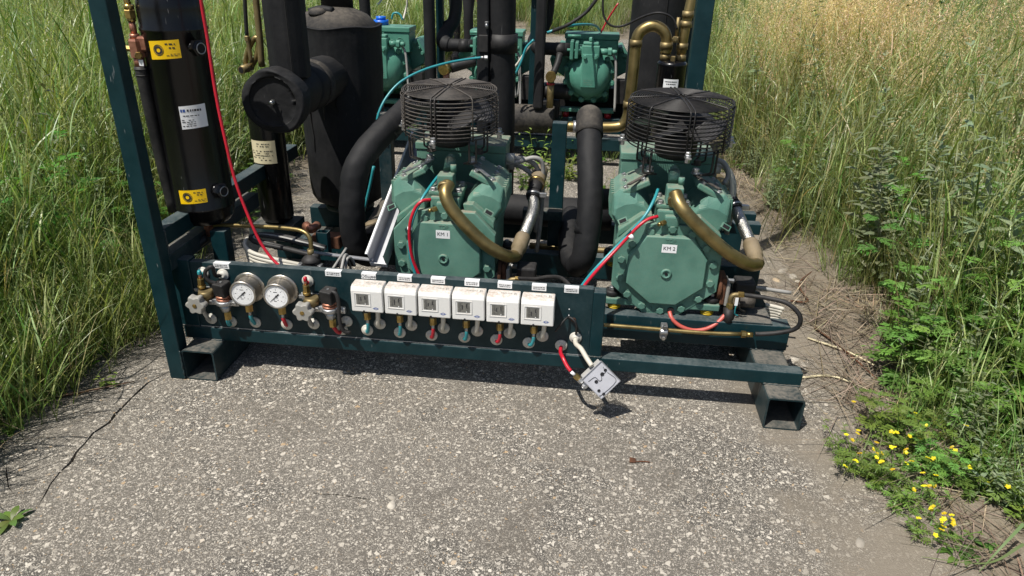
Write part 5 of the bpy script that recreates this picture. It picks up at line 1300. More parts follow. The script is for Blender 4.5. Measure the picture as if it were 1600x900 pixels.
obj('return_leg', MB().tube(LL([(1.1450, 0.5200, 0.2218), (1.1106, 0.6400, 0.2111), (1.0973, 0.8000, 0.2462), (1.1028, 0.9500, 0.2564)]), .036, 20, 5), 'foam', t_)
obj('branch', MB().tube([(.02, .20, -.09), (.07, .22, -.092), (.13, .24, -.095)], .038, 18, 3), 'foam', t_)
tag(obj('suction_header', MB().tube([(.66, 1.0, .247), (.95, 1.0, .245), (1.26, 1.0, .243)], .061, 24, 3), 'foam'), 'horizontal foam wrapped suction header between the two compressors', 'pipe')
tag(lumpy(obj('foam_riser', MB().tube([(.812, 1.02, .19), (.812, 1.02, .5), (.806, 1.02, 1.0), (.80, 1.02, 1.4)], .0525, 24, 8), 'foam'), .006, .06, 0), 'upright black foam pipe behind the KM 1 fan', 'pipe')
t_ = thing('flat_riser', 'narrow upright foam pipe left of the thick one behind the KM 1 fan', 'pipe', (.745, .99, .19))
obj('foam', MB().box(-.020, .024, -.02, .03, 0, 1.2), 'foam', t_, .008)
t_ = thing('pipe_band', 'black tape band round the upright pipe behind the KM 1 fan', 'band', (.812, 1.02, .875))
obj('band', MB().cyl(.0565, -.032, .032, 28), 'rubber', t_)
obj('band_tab', MB().box(-.079, -.045, -.056, -.042, -.030, .030), 'rubber', t_, .003)
obj('stud', MB().cyl(.006, 0, .018, 10, T(-.05, -.056, .052)).hexa(.0075, .018, .024, T(-.05, -.056, .052)), 'zinc', t_)
tag(obj('teal_capillary', MB().tube([(0.4128, 0.7200, 0.6207), (0.4216, 0.7300, 0.6631), (0.4431, 0.7600, 0.7108), (0.4847, 0.8000, 0.7578), (0.5515, 0.8500, 0.7919), (0.6333, 0.9000, 0.8142), (0.7072, 0.9400, 0.8248), (0.7451, 0.9500, 0.8294)], .0044, 10, 6), 'teal hose'), 'teal capillary hose arching over to the upright foam pipe', 'hose')
tag(obj('capillary_nut', MB().cyl(.0055, 0, .014, 10, aim((0.7428, 0.9500, 0.8293), (1, .1, 0))).hexa(.009, .014, .026, aim((0.7428, 0.9500, 0.8293), (1, .1, 0))), 'zinc'), 'small nut where the teal capillary meets the foam pipe', 'fitting')
tag(obj('teal_capillary', MB().tube([(0.4323, 0.6000, 0.5095), (0.4144, 0.6000, 0.4410), (0.3848, 0.6000, 0.3418)], .0052, 10, 4), 'teal hose'), 'short length of dark teal capillary behind the looped foam hose', 'hose')
# --- cable duct leaning beside compressor KM 1
t_ = thing('cable_duct', 'open grey metal cable duct leaning beside the KM 1 compressor', 'duct', (0.5354, 0.2620, 0.2993))
A_, B_ = Vector((0.5357, 0.2620, 0.3036)), Vector((0.5766, 0.7200, 0.5706)); dv = B_-A_; Mq = dv.to_track_quat('Y', 'Z').to_matrix().to_4x4()
Ld = dv.length; hw = .026
obj('trough', MB().box(-hw, hw, 0, Ld, -.004, -.002, Mq).box(-hw, -hw+.002, 0, Ld, -.002, .050, Mq).box(hw-.002, hw, 0, Ld, -.002, .050, Mq), 'alloy', t_)
obj('end_lip', MB().box(-hw-.001, hw+.001, -.002, .0, -.005, .010, Mq).box(-hw-.006, -hw, 0, Ld, .048, .052, Mq), 'white paper', t_)
tag(obj('rusty_bracket', MB().box(-.05, .045, -.02, .03, -.03, .012, T(Vector((0.3195, 0.4200, 0.3117)))), 'rust', None, .003), 'rusty brown bracket block left of the looped foam hose', 'bracket')
tag(obj('channel_stub', hollow(-.019, .019, -.03, .0, .003, .003, -.05, .03), 'frame paint', None), 'open teal tube stub beside the round regulator', 'tube')
bpy.data.objects['channel_stub'].matrix_world = T(Vector((0.3331, 0.3300, 0.3347))) @ RX(90)
tag(obj('copper_elbow', MB().tube([(0.1610, 0.6200, 0.2722), (0.1895, 0.6000, 0.2669), (0.1958, 0.6400, 0.2671)], .016, 12, 4), 'copper'), 'short copper elbow low in front of the insulated tank', 'fitting')

# ---------------------------------------------------------------- oil level regulator on the right of KM 2
def oil_regulator(xo, label, full):
    t_ = thing('oil_regulator', label, 'regulator', (xo, .33, .255), 'oil level regulators on the compressors')
    obj('flange', MB().cyl(.046, 0, .012, 24, T(.005, .02, .015) @ RY(90)).box(.017, .030, -.016, .052, -.036, .052), 'rust', t_, .003)
    obj('square_flange', MB().box(.031, .042, -.018, .050, -.040, .036), 'grey plastic', t_, .004)
    for z in (-.026, .026): obj('flange_bolt', MB().hexa(.008, 0, .018, T(.042, .03, z) @ RY(90)), 'zinc', t_)
    obj('solenoid', MB().box(.062, .122, .0, .062, -.012, .034), 'rubber', t_, .006)
    obj('solenoid_cap', MB().cyl(.024, 0, .045, 20, T(.078, .010, -.025) @ RY(90)), 'wire dusty', t_)
    obj('valve_block', MB().box(.042, .075, -.012, .034, -.048, -.006), 'dusty bronze', t_, .004)
    obj('elbow', MB().tube([(.046, -.034, -.030), (.043, -.036, -.004), (.050, -.036, .010), (.075, -.036, .013)], .0075, 12, 5), 'bronze dull', t_)
    obj('nut', MB().hexa(.0115, 0, .016, T(.045, -.036, -.034)), 'brass', t_); obj('nut', MB().hexa(.0095, 0, .018, T(.062, -.036, .013) @ RY(90)), 'brass', t_)
    obj('sensor', MB().cyl(.0155, 0, .046, 16, aim((.043, -.030, -.036), (.05, -.45, -1))), 'rubber', t_)
    obj('tag', MB().box(.055, .064, -.046, -.045, -.020, .006), 'white paper', t_)
    if full:
        obj('wire', MB().tube([(.060, -.044, -.018), (.062, -.04, -.05), (.074, -.035, -.058)], .002, 6, 4), 'teal hose', t_)
        obj('wire', MB().tube([(.068, -.044, -.012), (.075, -.04, -.034), (.094, -.03, -.046)], .003, 6, 4), 'rubber', t_)
    return t_
oil_regulator(1.562, 'oil level regulator with black solenoid on the right of KM 2', True)
oil_regulator(.892, 'dusty oil level regulator half hidden behind the switch boxes by KM 1', False)
tag(obj('black_hose', MB().tube([(1.635, .294, .268), (1.6738, 0.2900, 0.2676), (1.7151, 0.2700, 0.2722), (1.7565, 0.2500, 0.2708), (1.7899, 0.2350, 0.2476), (1.7978, 0.2300, 0.2193), (1.7856, 0.2350, 0.1942), (1.7456, 0.2450, 0.1744), (1.7022, 0.2500, 0.1636), (1.6838, 0.2500, 0.1620)], .0068, 12, 6), 'rubber'), 'black hose looping out past the right end of the base rail', 'hose')
t_ = thing('oil_tube', 'thin bronze oil tube running along the base rail under KM 2', 'pipe', (1.4213, 0.2550, 0.1499))
o0 = Vector((1.4213, 0.2550, 0.1499)); LL = lambda P: [tuple(Vector(p)-o0) for p in P]
obj('tube', MB().tube(LL([(1.1983, 0.2550, 0.1532), (1.3441, 0.2550, 0.1522), (1.5357, 0.2550, 0.1508), (1.6445, 0.2550, 0.1558)]), .0062, 12, 3), 'bronze pipe', t_)
obj('nut', MB().hexa(.0105, 0, .015, aim(Vector((1.6443, 0.2540, 0.1563))-o0, (1, 0, 0))).cyl(.0078, .015, .034, 12, aim(Vector((1.6443, 0.2540, 0.1563))-o0, (1, 0, 0))), 'brass', t_)
t_ = thing('pipe_clamp', 'zinc pipe clamp holding the thin oil tube under KM 2', 'clamp', (1.4152, 0.2500, 0.1499))
obj('saddle', MB().box(-.010, .010, -.010, .016, -.024, .022).cyl(.0105, -.012, .012, 16, T(0, -.006, 0) @ RY(90)), 'zinc', t_, .003)
obj('clamp_bolt', MB().hexa(.0068, 0, .007, T(0, -.010, .019) @ TOFRONT).hexa(.0068, 0, .007, T(0, -.010, -.018) @ TOFRONT), 'steel', t_)
tag(obj('pink_hose', MB().tube([(1.4306, 0.2920, 0.1951), (1.4386, 0.2750, 0.1804), (1.4627, 0.2650, 0.1635), (1.5020, 0.2620, 0.1529), (1.5416, 0.2650, 0.1591), (1.5728, 0.2750, 0.1762), (1.5964, 0.2900, 0.1988)], .0062, 12, 6), 'pink hose'), 'faded red hose sagging from the KM 2 cover to the oil regulator', 'hose')
tag(obj('hose_socket', MB().cyl(.0105, 0, .008, 14, T(1.4345, .299, .197) @ TOFRONT), 'rubber'), 'black rubber socket at the bottom edge of the KM 2 cover', 'socket')
tag(obj('black_cable', MB().tube([(.955, .30, .268), (1.0157, 0.2600, 0.2886), (1.0549, 0.2400, 0.3071), (1.0941, 0.2000, 0.3262), (1.1201, 0.1500, 0.3310), (1.1305, 0.1100, 0.3347)], .0062, 10, 6), 'rubber'), 'black cable arching from the KM 1 regulator to the panel top', 'cable')
t_ = thing('white_cables', 'bundle of cut white cables lying right of the KM 2 regulator', 'cable bundle', (1.7445, 0.4200, 0.1708))
o0 = Vector((1.7445, 0.4200, 0.1708)); LL = lambda P: [tuple(Vector(p)-o0) for p in P]
for k in range(5): obj('cable', MB().tube([(-.075, .012-.004*k, .016-.010*k), (-.02, .006, .010-.011*k), (.03+.004*k, .0, .004-.010*k), (.058-.004*k, -.004, .0-.010*k)], .0068, 8, 4), 'white cable', t_)
obj('cut_sleeve', MB().tube([(-.06, .05, .048), (.02, .05, .040), (.085, .045, .036)], .0065, 8, 3), 'grey cable', t_)
t_ = thing('base_plate', 'dusty blue-grey bracket plate on the base rail right of KM 2', 'plate', (1.66, .30, .1835))
obj('plate', MB().box(-.055, .075, -.028, .18, 0, .006), 'foot paint', t_, .002)
obj('gusset', MB().prism([(-.05, 0), (.06, 0), (.03, .05), (-.03, .06)], -.006, 0, T(.02, .08, .0065) @ TOFRONT), 'foot paint', t_)
t_ = thing('gland_cables', 'grey cables arching from the KM 1 terminal box and hanging down', 'cables', (.895, .63, .53))
for k, P in enumerate(([(-.06, .0, .005), (.02, .0, .012), (.075, .0, .030), (.105, .01, .010), (.110, .02, -.07), (.105, .04, -.22), (.095, .06, -.33)], [(-.01, .0, .022), (.04, .01, .022), (.085, .02, -.005), (.100, .03, -.09), (.090, .05, -.25)], [(-.01, .04, -.006), (.035, .03, -.012), (.08, .03, -.05), (.100, .04, -.12), (.098, .06, -.28)])):
    obj('cable', MB().tube(P, .0085 if k else .0075, 10, 6), 'grey cable', t_)
t_ = thing('gland_cables', 'grey cables arching from the KM 2 terminal box beside the bronze sleeve', 'cables', (1.56, .63, .53))
for k, P in enumerate(([(-.02, -.02, .06), (.02, -.03, .055), (.04, -.04, .02), (.03, -.05, -.01)], [(-.01, .0, .03), (.03, -.01, .035), (.055, -.02, .0), (.062, -.03, -.07), (.055, -.04, -.17)], [(-.01, .02, .025), (.035, .01, .03), (.065, -.01, -.01), (.072, -.03, -.09), (.062, -.05, -.18)])):
    obj('cable', MB().tube(P, .0085, 10, 6), 'white cable' if k == 1 else 'grey cable', t_)

# ================================================================ SECOND SKID BEHIND
RK = thing('rear_skid_frame', 'dark teal steel frame of the second skid standing behind the first', 'frame', (0, 2.6, 0))
def rbox(name, x0, x1, y0, y1, z0, z1, mat='frame paint'): return obj(name, MB().box(x0, x1, y0-2.6, y1-2.6, z0, z1), mat, RK, .003)
for fx in (-.5, 1.70): obj('foot', hollow(fx, fx+.1, 0, .1, .005, .010, -.1, 1.2), 'foot paint', RK)
rbox('front_rail', -.6, 1.83, 2.56, 2.605, .1005, .170)
rbox('base_rail', -.6, 1.83, 2.70, 2.755, .17, .262); rbox('base_rail', -.6, 1.83, 3.15, 3.20, .17, .262)
for x in (-.55, .3, 1.1, 1.78): rbox('strut', x, x+.05, 2.705, 2.75, .1005, .1695)
rbox('post', .205, .248, 2.69, 2.735, .2625, 2.1); rbox('post', .772, .810, 2.62, 2.66, .1705, 2.1); rbox('post', 1.665, 1.712, 2.62, 2.67, .1705, 2.1)
rbox('post', -.60, -.55, 2.56, 2.61, .1705, 2.1)
rbox('dark_fill_trunk', -.55, 1.69, 2.96, 3.10, .181, .40, 'rubber')  # black trunk added as dark backing behind the rear compressors
rbox('dark_fill_plate', -.55, 1.69, 2.757, 3.148, .172, .18, 'foot paint')  # plate added between the rails to darken the open base
rbox('top_beam', .75, 1.66, 2.585, 2.635, .965, 1.03)
rbox('top_beam', -.55, 1.665, 3.16, 3.21, 1.55, 1.60)
# compressors seen from the motor end
def rear_compressor(xc, label, sl=-.295):
    t_ = thing('rear_compressor', label, 'compressor', (xc, 2.62, .262), 'green compressors on the rear skid')
    G = 'rear green'; Z = lambda z: z-.262; F = TOFRONT
    prof = [(0, .080), (.045, .079), (.085, .070), (.110, .050), (.122, .022), (.125, .0), (.140, -.001), (.142, -.022)]
    obj('motor_bell', MB().lathe(prof, 40, T(0, .06, Z(.515)) @ F, False), G, t_)
    obj('motor_housing', MB().lathe([(.142, .0), (.150, .03), (.150, .25), (.135, .30)], 36, T(0, .08, Z(.515)) @ RX(-90), False), G, t_)
    for k in range(12):
        a = R(15+30*k); obj('lug', MB().cyl(.017, -.020, .012, 10, T(.142*math.cos(a), .06, Z(.515)+.142*math.sin(a)) @ F).hexa(.0115, .012, .021, T(.142*math.cos(a), .06, Z(.515)+.142*math.sin(a)) @ F), G, t_)
    pl = obj('badge_plate', MB().prism([(-.050, -.085), (.050, -.085), (.050, .145), (-.050, .145)], .020, .083, T(0, .06, Z(.515)) @ F, [(-.046, -.055), (.046, -.055), (.046, .135), (-.046, .135)]), G, t_, .006)
    scribble(T(0, .06-.0838, Z(.490)) @ F, .06, .035, 3, 'dusty green', pl, 77, 'embossed_letters')
    for sx in (-1, 1): obj('plate_bolt', MB().hexa(.011, .083, .094, T(sx*.03, .06, Z(.632)) @ F), G, pl)
    obj('suction_valve', MB().box(-.052, .052, -.02, .06, Z(0.628), Z(0.695)).box(-.045, .045, -.01, .05, Z(0.695), Z(0.712)).cyl(.014, Z(0.712), Z(0.738), 12, T(0, .02, 0)), G, t_, .006)
    obj('valve_flange', MB().box(-.118, -.098, -.035, .065, Z(0.615), Z(0.718)).box(-.090, -.070, -.030, .06, Z(0.620), Z(0.712)).cyl(.03, 0, .05, 14, T(-.10, .015, Z(0.666)) @ RY(90)), G, t_, .005)
    for zz in (.668, .745): obj('stud', MB().cyl(.008, 0, .075, 8, T(-.135, -.02, Z(zz)) @ RY(90)), G, t_)
    obj('valve_stem', MB().cyl(.018, .052, .10, 14, T(0, .02, Z(0.660)) @ RY(90)).hexa(.024, .10, .122, T(0, .02, Z(0.660)) @ RY(90)).cyl(.013, .122, .150, 12, T(0, .02, Z(0.660)) @ RY(90)), G, t_)
    bx = obj('terminal_box', MB().box(-.152, .158, .10, .26, Z(0.602), Z(0.715)), G, t_, .005)
    obj('lid', MB().box(-.157, .163, .094, .266, Z(0.716), Z(0.747)), G, bx, .005)
    obj('lid_bar', MB().box(-.004, .006, .088, .0938, Z(0.612), Z(0.715)), G, bx)
    for ux, ur in ((-.10, .014), (-.06, .012), (.05, .010), (.10, .022)): obj('knockout', MB().ring(ur, .002, 0, 18, 5, T(ux, .0995, Z(0.664)) @ F), G, bx)
    obj('blue_cap', MB().cyl(.045, 0, .028, 16, T(-.04, .20, Z(0.748))).cyl(.03, .028, .048, 14, T(-.04, .20, Z(0.748))), 'blue cap', t_) if xc < .8 else None
    for sx in (-1, 1):
        hd = [(sx*.060, .58), (sx*.120, .47), (sx*.225, .530), (sx*.245, .590), (sx*.190, .675), (sx*.150, .665)]
        h_ = obj('cylinder_head', MB().prism([(x, Z(z)) for x, z in (hd if sx < 0 else hd[::-1])], -.42, -.17, F), G, t_, .008)
        for k in range(3): obj('head_bolt', MB().hexa(.011, 0, .014, T(sx*(.180+.02*k), .168, Z(.655-.03*k)) @ F), G, h_)
    obj('crankcase', MB().box(-.13, .13, .30, .52, Z(.31), Z(.62)), G, t_, .03, 3)
    obj('foot_plate', MB().box(-.165, .165, .08, .14, Z(.295), Z(.318)), G, t_, .004); obj('foot_plate', MB().box(-.165, .165, .42, .48, Z(.295), Z(.318)), G, t_, .004)
    for sx in (-1, 1): obj('red_puck', MB().cyl(.022, Z(.2625), Z(.2945), 16, T(sx*.13, .11, 0)), 'red rubber', t_)
    obj('flex_lead', MB().tube([(.125, .04, Z(0.650)), (.150, .03, Z(.60)), (.160, .02, Z(.45)), (.165, .0, Z(.325))], .0075, 8, 5), 'grey cable', t_)
    obj('control_box', MB().box(.165, .245, .05, .12, Z(.36), Z(.50)), 'rubber', t_, .004)
    obj('oil_filter', MB().cyl(.045, 0, .16, 16, T(-.26, .10, Z(.41)) @ RY(90)).box(-.27, -.17, .05, .16, Z(.2625), Z(.36)), 'rubber', t_, .004)
    obj('suction_pipe', MB().tube([(-.118, .015, Z(0.666)), (sl*.6-.03, .015, Z(0.666)), (sl, .02, Z(0.666))], .036, 18, 2), 'foam', t_)
    obj('tape', MB().tube([(-.150, .015, Z(0.666)), (-.205, .015, Z(0.666))], .0375, 18, 0), 'rubber', t_)
    obj('suction_elbow', MB().tube([(sl+.01, .02, Z(0.666)), (sl-.02, .028, Z(0.672)), (sl-.035, .06, Z(0.695)), (sl-.015, .10, Z(0.750)), (sl+.03, .13, Z(0.860)), (sl+.04, .14, Z(1.4))], [.040, .044, .044, .042, .036, .034], 18, 4), 'foam', t_)
    return t_
rear_compressor(-.125, 'leftmost green compressor of the rear skid, beside the insulated tank')
rear_compressor(.560, 'middle green compressor of the rear skid, half hidden by upright pipes', -.275)
rear_compressor(1.125, 'rightmost green compressor of the rear skid, its round motor end in full view')
# wrapped header and risers
t_ = thing('rear_header', 'short foam wrapped header lying on the rear skid rail', 'pipe', (.80, 2.60, .265))
obj('foam', MB().lathe([(0, -.16), (.080, -.16), (.083, -.15), (.083, .125), (.080, .135), (0, .137)], 28, RY(90)), 'dusty foam', t_)
tag(obj('rear_riser', MB().box(-.029, .029, -.030, .030, 0, 1.4, T(.838, 2.55, .335)), 'foam', None, .014), 'upright foam pipe standing on the short rear header', 'pipe')
tag(obj('rear_riser', MB().tube([(.186, 2.60, .17), (.186, 2.60, .8), (.184, 2.60, 1.8)], .034, 18, 2), 'foam'), 'upright black foam pipe left of a teal post on the rear skid', 'pipe')
tag(obj('rear_riser', MB().tube([(-0.0980, 2.3000, 0.7905), (-0.0984, 2.3000, 0.8879), (-0.0969, 2.3000, 1.1070)], .030, 18, 2), 'foam'), 'slim black foam pipe rising behind the insulated tank', 'pipe')
t_ = thing('rear_tank', 'tall black foam covered tank at the right of the rear skid', 'tank', (1.482, 2.52, .17))
obj('jacket', MB().lathe([(.10, 0), (.150, .01), (.152, .4), (.148, .9), (.146, 1.5), (0, 1.52)], 36), 'foam', t_).name
obj('seam', MB().tube([(.02, -.153, .02), (.025, -.152, .5), (.03, -.148, 1.3)], .0022, 6, 2), 'foam cut', t_)
t_ = thing('suction_filter', 'small black filter vessel with pale label behind the right fan', 'vessel', (1.452, 1.25, .50))
obj('shell', MB().lathe([(.045, 0), (.0555, .01), (.0555, .285), (.0575, .290), (.0575, .298), (.045, .306), (0, .308)], 32), 'vessel black', t_)
d_ = decal(0, 0, .0565, -122, -62, .195, .243, 'white paper', 'data_label', t_); decal_marks(0, 0, .057, -116, -68, .22, .238, 2, 'ink', d_, 31)
obj('neck', MB().cyl(.020, .306, .33, 16, T(-.030, 0, 0)).cyl(.020, .306, .33, 16, T(.030, 0, 0)).hexa(.010, .306, .325, T(0, -.02, 0)), 'bronze dull', t_)
t_ = thing('bronze_u_pipe', 'bronze pipe bending over in a U behind the right fan', 'pipe', (1.452, 1.25, .83))
obj('pipe', MB().tube([(-.030, 0, .0), (-.030, 0, .040), (-.040, 0, .075), (-.070, -.0, .097), (-.105, 0, .097), (-.138, 0, .072), (-.147, 0, .03), (-.147, 0, -.06), (-.150, 0, -.19), (-.152, 0, -.24), (-.165, 0, -.275), (-.195, 0, -.292), (-.30, .0, -.298), (-.40, .0, -.300)], .0215, 18, 5), 'bronze pipe', t_)
for (z, x) in ((.035, -.147), (.03, -.030), (-.20, -.1505)): obj('joint', MB().cyl(.0245, z-.013, z+.013, 18, T(x, 0, 0)), 'bronze dull', t_)
obj('joint', MB().cyl(.025, 0, .02, 16, T(-.37, 0, -.299) @ RY(90)), 'zinc', t_)
t_ = thing('bronze_riser', 'straight bronze riser going up from the black filter vessel', 'pipe', (1.482, 1.25, .83))
obj('pipe', MB().tube([(0, 0, 0), (.004, 0, .1), (.024, .02, .30), (.05, .03, .7)], .0185, 16, 3), 'bronze pipe', t_)
for z, dx in ((.03, .0), (.11, .005), (.145, .008)): obj('joint', MB().cyl(.0225, z-.012, z+.012, 16, T(dx, 0, 0)), 'bronze dull', t_)
obj('tee_valve', MB().hexa(.0125, 0, .022, T(-.028, -.02, .045)).cyl(.007, .022, .09, 10, T(-.028, -.02, .045)).hexa(.010, 0, .02, T(-.035, -.03, .06) @ TOFRONT), 'bronze dull', t_)
tag(obj('black_wire', MB().tube([(1.4527, 1.2200, 0.9231), (1.4288, 1.2200, 0.9632), (1.3794, 1.2200, 0.9797), (1.3232, 1.2500, 0.9621), (1.2554, 1.3000, 0.9233), (1.2057, 1.3000, 0.9216), (1.1757, 1.3000, 0.9536), (1.1670, 1.3000, 1.0021), (1.1675, 1.3000, 1.0593)], .0042, 8, 6), 'rubber'), 'black wire looping in front of the tall rear tank', 'wire')
tag(obj('black_wire', MB().tube([(1.1477, 2.3000, 0.9713), (1.0870, 2.3000, 0.8921), (0.9904, 2.3000, 0.8260), (0.8872, 2.3500, 0.7825)], .009, 8, 5), 'rubber'), 'black cable slanting down above the right rear compressor', 'cable')
tag(obj('teal_wire', MB().tube([(0.8885, 2.3300, 0.7845), (0.9716, 2.3500, 0.8145), (1.0703, 2.5000, 0.8176), (1.1407, 2.7000, 0.7955), (1.1727, 2.8000, 0.7591)], .0065, 8, 5), 'teal hose'), 'teal hose joining the cable above the right rear compressor', 'hose')
tag(obj('red_wire', MB().tube([(1.2643, 2.7800, 0.9147), (1.2127, 2.8000, 0.8244), (1.1773, 2.8000, 0.7484)], .005, 8, 4), 'red hose'), 'thin red wire above the right rear terminal box', 'wire')
for i, (P, m, l, r_) in enumerate((([(0.8077, 2.4500, 0.7332), (0.7662, 2.4500, 0.6876), (0.7430, 2.4500, 0.6181), (0.7122, 2.4500, 0.5471)], 'teal hose', 'pale teal hose crossing left of the rear posts', .007), ([(0.8027, 2.4700, 0.7241), (0.7510, 2.4700, 0.6504), (0.7160, 2.4700, 0.5969), (0.6874, 2.4700, 0.5678)], 'white cable', 'pale cable beside the pale teal hose left of the rear posts', .006),
        ([(0.6915, 2.5000, 0.5636), (0.6970, 2.5000, 0.4852), (0.7102, 2.5000, 0.4058)], 'grey cable', 'grey cable hanging left of the rear posts', .008), ([(0.7244, 2.5000, 0.5755), (0.7268, 2.5000, 0.4864), (0.7212, 2.5000, 0.4136)], 'grey cable', 'thinner grey cable hanging left of the rear posts', .005),
        ([(-0.0785, 2.7500, 0.7875), (-0.0691, 2.7500, 0.8167), (-0.0452, 2.7500, 0.8246), (-0.0223, 2.7500, 0.8109), (-0.0117, 2.7500, 0.7861)], 'teal hose', 'small teal hose loop on the left rear terminal box', .006), ([(-0.0104, 2.7600, 0.7853), (-0.0024, 2.8000, 0.8403), (0.0070, 2.8000, 0.8765), (0.0023, 2.8000, 0.9474)], 'white cable', 'white cable rising from the left rear terminal box', .006),
        ([(-0.2346, 3.0000, 0.8497), (-0.2171, 3.0000, 0.8652), (-0.1899, 3.0000, 0.9070)], 'white cable', 'white cable loop end hanging behind the insulated tank', .006))):
    tag(obj('thin_cable', MB().tube(P, r_, 8, 5), m), l, 'cable')
t_ = thing('bronze_cap_valve', 'bronze capped valve hanging from a black hose left of the right rear compressor', 'valve', (0.9098, 2.5000, 0.5332))
obj('cap', MB().cyl(.030, -.01, .03, 18, TOFRONT), 'brass', t_); obj('drop_pipe', MB().tube([(0, .01, -.02), (0, .01, -.18)], .020, 14, 0), 'bronze dull', t_); obj('red_band', MB().cyl(.0225, -.05, -.038, 14, T(0, .01, 0)), 'red rubber', t_); obj('hose', MB().tube([(.01, .02, .01), (.03, .06, .06), (.04, .10, .11)], .020, 12, 4), 'rubber', t_)
t_ = thing('bronze_cap_valve', 'bronze capped valve behind the KM 1 fan', 'valve', (0.2998, 2.5000, 0.5519))
obj('cap', MB().cyl(.034, -.01, .03, 18, aim((0, 0, 0), (-.5, -1, 0))), 'brass', t_); obj('hose', MB().tube([(.02, .03, 0), (.09, .06, .02), (.16, .08, .04)], .030, 12, 3), 'rubber', t_); obj('stub', MB().cyl(.02, -.09, -.02, 12), 'copper', t_)

# ---------------------------------------------------------------- person standing behind, only the legs come into the frame
def person():
    x, y = (-0.3972, 6.8678, 0.0000)[0], (-0.3972, 6.8678, 0.0000)[1]
    t_ = thing('person', 'person in black trousers standing behind the rear skid', 'person', (x, y, 0))
    def skin(name, V, E, rad, mat, parent, root=0, sub=2):
        me = bpy.data.meshes.new(name); me.from_pydata(V, E, []); o = bpy.data.objects.new(name, me); COL.objects.link(o); o.parent = parent
        me.materials.append(MATS[mat]); o.modifiers.new('skin', 'SKIN')
        sv = me.skin_vertices[0].data
        for i, r in enumerate(rad): sv[i].radius = (r, r) if not isinstance(r, tuple) else r; sv[i].use_root = (i == root)
        o.modifiers['skin'].use_smooth_shade = True
        sb = o.modifiers.new('sub', 'SUBSURF'); sb.levels = sub; sb.render_levels = sub; return o
    V = [(0, 0, .93), (0, 0, 1.10), (0, .01, 1.28), (0, .01, 1.42), (0, 0, 1.50), (0, -.01, 1.58), (0, -.015, 1.66), (0, 0, 1.73)]
    rad = [(.145, .10), (.135, .095), (.155, .10), (.14, .085), .05, .075, .085, .05]; E = [(i, i+1) for i in range(7)]
    for sx in (-1, 1):
        b = len(V); V += [(sx*.085, 0, .86), (sx*.080, .01, .66), (sx*.078, -.005, .50), (sx*.075, .02, .33), (sx*.072, .02, .10), (sx*.075, -.0, .045), (sx*.085, -.14, .035)]
        rad += [.088, .078, .060, .062, .044, .045, .036]; E += [(0, b)]+[(b+i, b+i+1) for i in range(6)]
        b = len(V); V += [(sx*.17, .01, 1.40), (sx*.235, .03, 1.15), (sx*.225, -.06, .93), (sx*.215, -.09, .86), (sx*.21, -.10, .80)]
        rad += [.058, .045, .034, .026, .020]; E += [(3, b)]+[(b+i, b+i+1) for i in range(4)]
    obj_b = skin('body', V, E, rad, 'cloth black', t_)
    head = skin('face', [(0, -.035, 1.585), (0, -.045, 1.64), (0, -.040, 1.70), (0, -.105, 1.635)], [(0, 1), (1, 2), (1, 3)], [.055, .070, .06, .012], 'skin', t_, 1)
    skin('hair', [(0, .01, 1.63), (0, .0, 1.71), (0, -.03, 1.745)], [(0, 1), (1, 2)], [.088, .092, .065], 'hair', t_)
    for sx in (-1, 1):
        px, py, pz = sx*.21, -.10, .80; H = [(px, py, pz), (px, py-.012, pz-.055)]; E2 = [(0, 1)]; r2 = [(.020, .030), (.016, .034)]
        for k in range(4):
            b = len(H); fy = -.030+.020*k; L = (.034, .040, .037, .029)[k]
            H += [(px, py-.012+fy, pz-.085), (px-sx*.006, py-.016+fy, pz-.085-L), (px-sx*.018, py-.018+fy, pz-.085-L*1.8)]; r2 += [.009, .0085, .007]; E2 += [(1, b), (b, b+1), (b+1, b+2)]
        b = len(H); H += [(px-sx*.004, py-.045, pz-.040), (px-sx*.010, py-.062, pz-.068), (px-sx*.014, py-.066, pz-.09)]; r2 += [.010, .009, .0075]; E2 += [(0, b), (b, b+1), (b+1, b+2)]
        skin('hand', H, E2, r2, 'skin', t_, 0, 1)
    for sx in (-1, 1): obj('shoe', MB().prism([(-.042, .075), (.042, .075), (.045, -.02), (.040, -.13), (.015, -.185), (-.015, -.185), (-.040, -.13), (-.045, -.02)][::-1], .002, .055, T(sx*.078, 0, 0), [(-.036, .065), (.036, .065), (.038, -.02), (.034, -.12), (.012, -.165), (-.012, -.165), (-.034, -.12), (-.038, -.02)][::-1]), 'rubber', t_, .012, 3)
person()

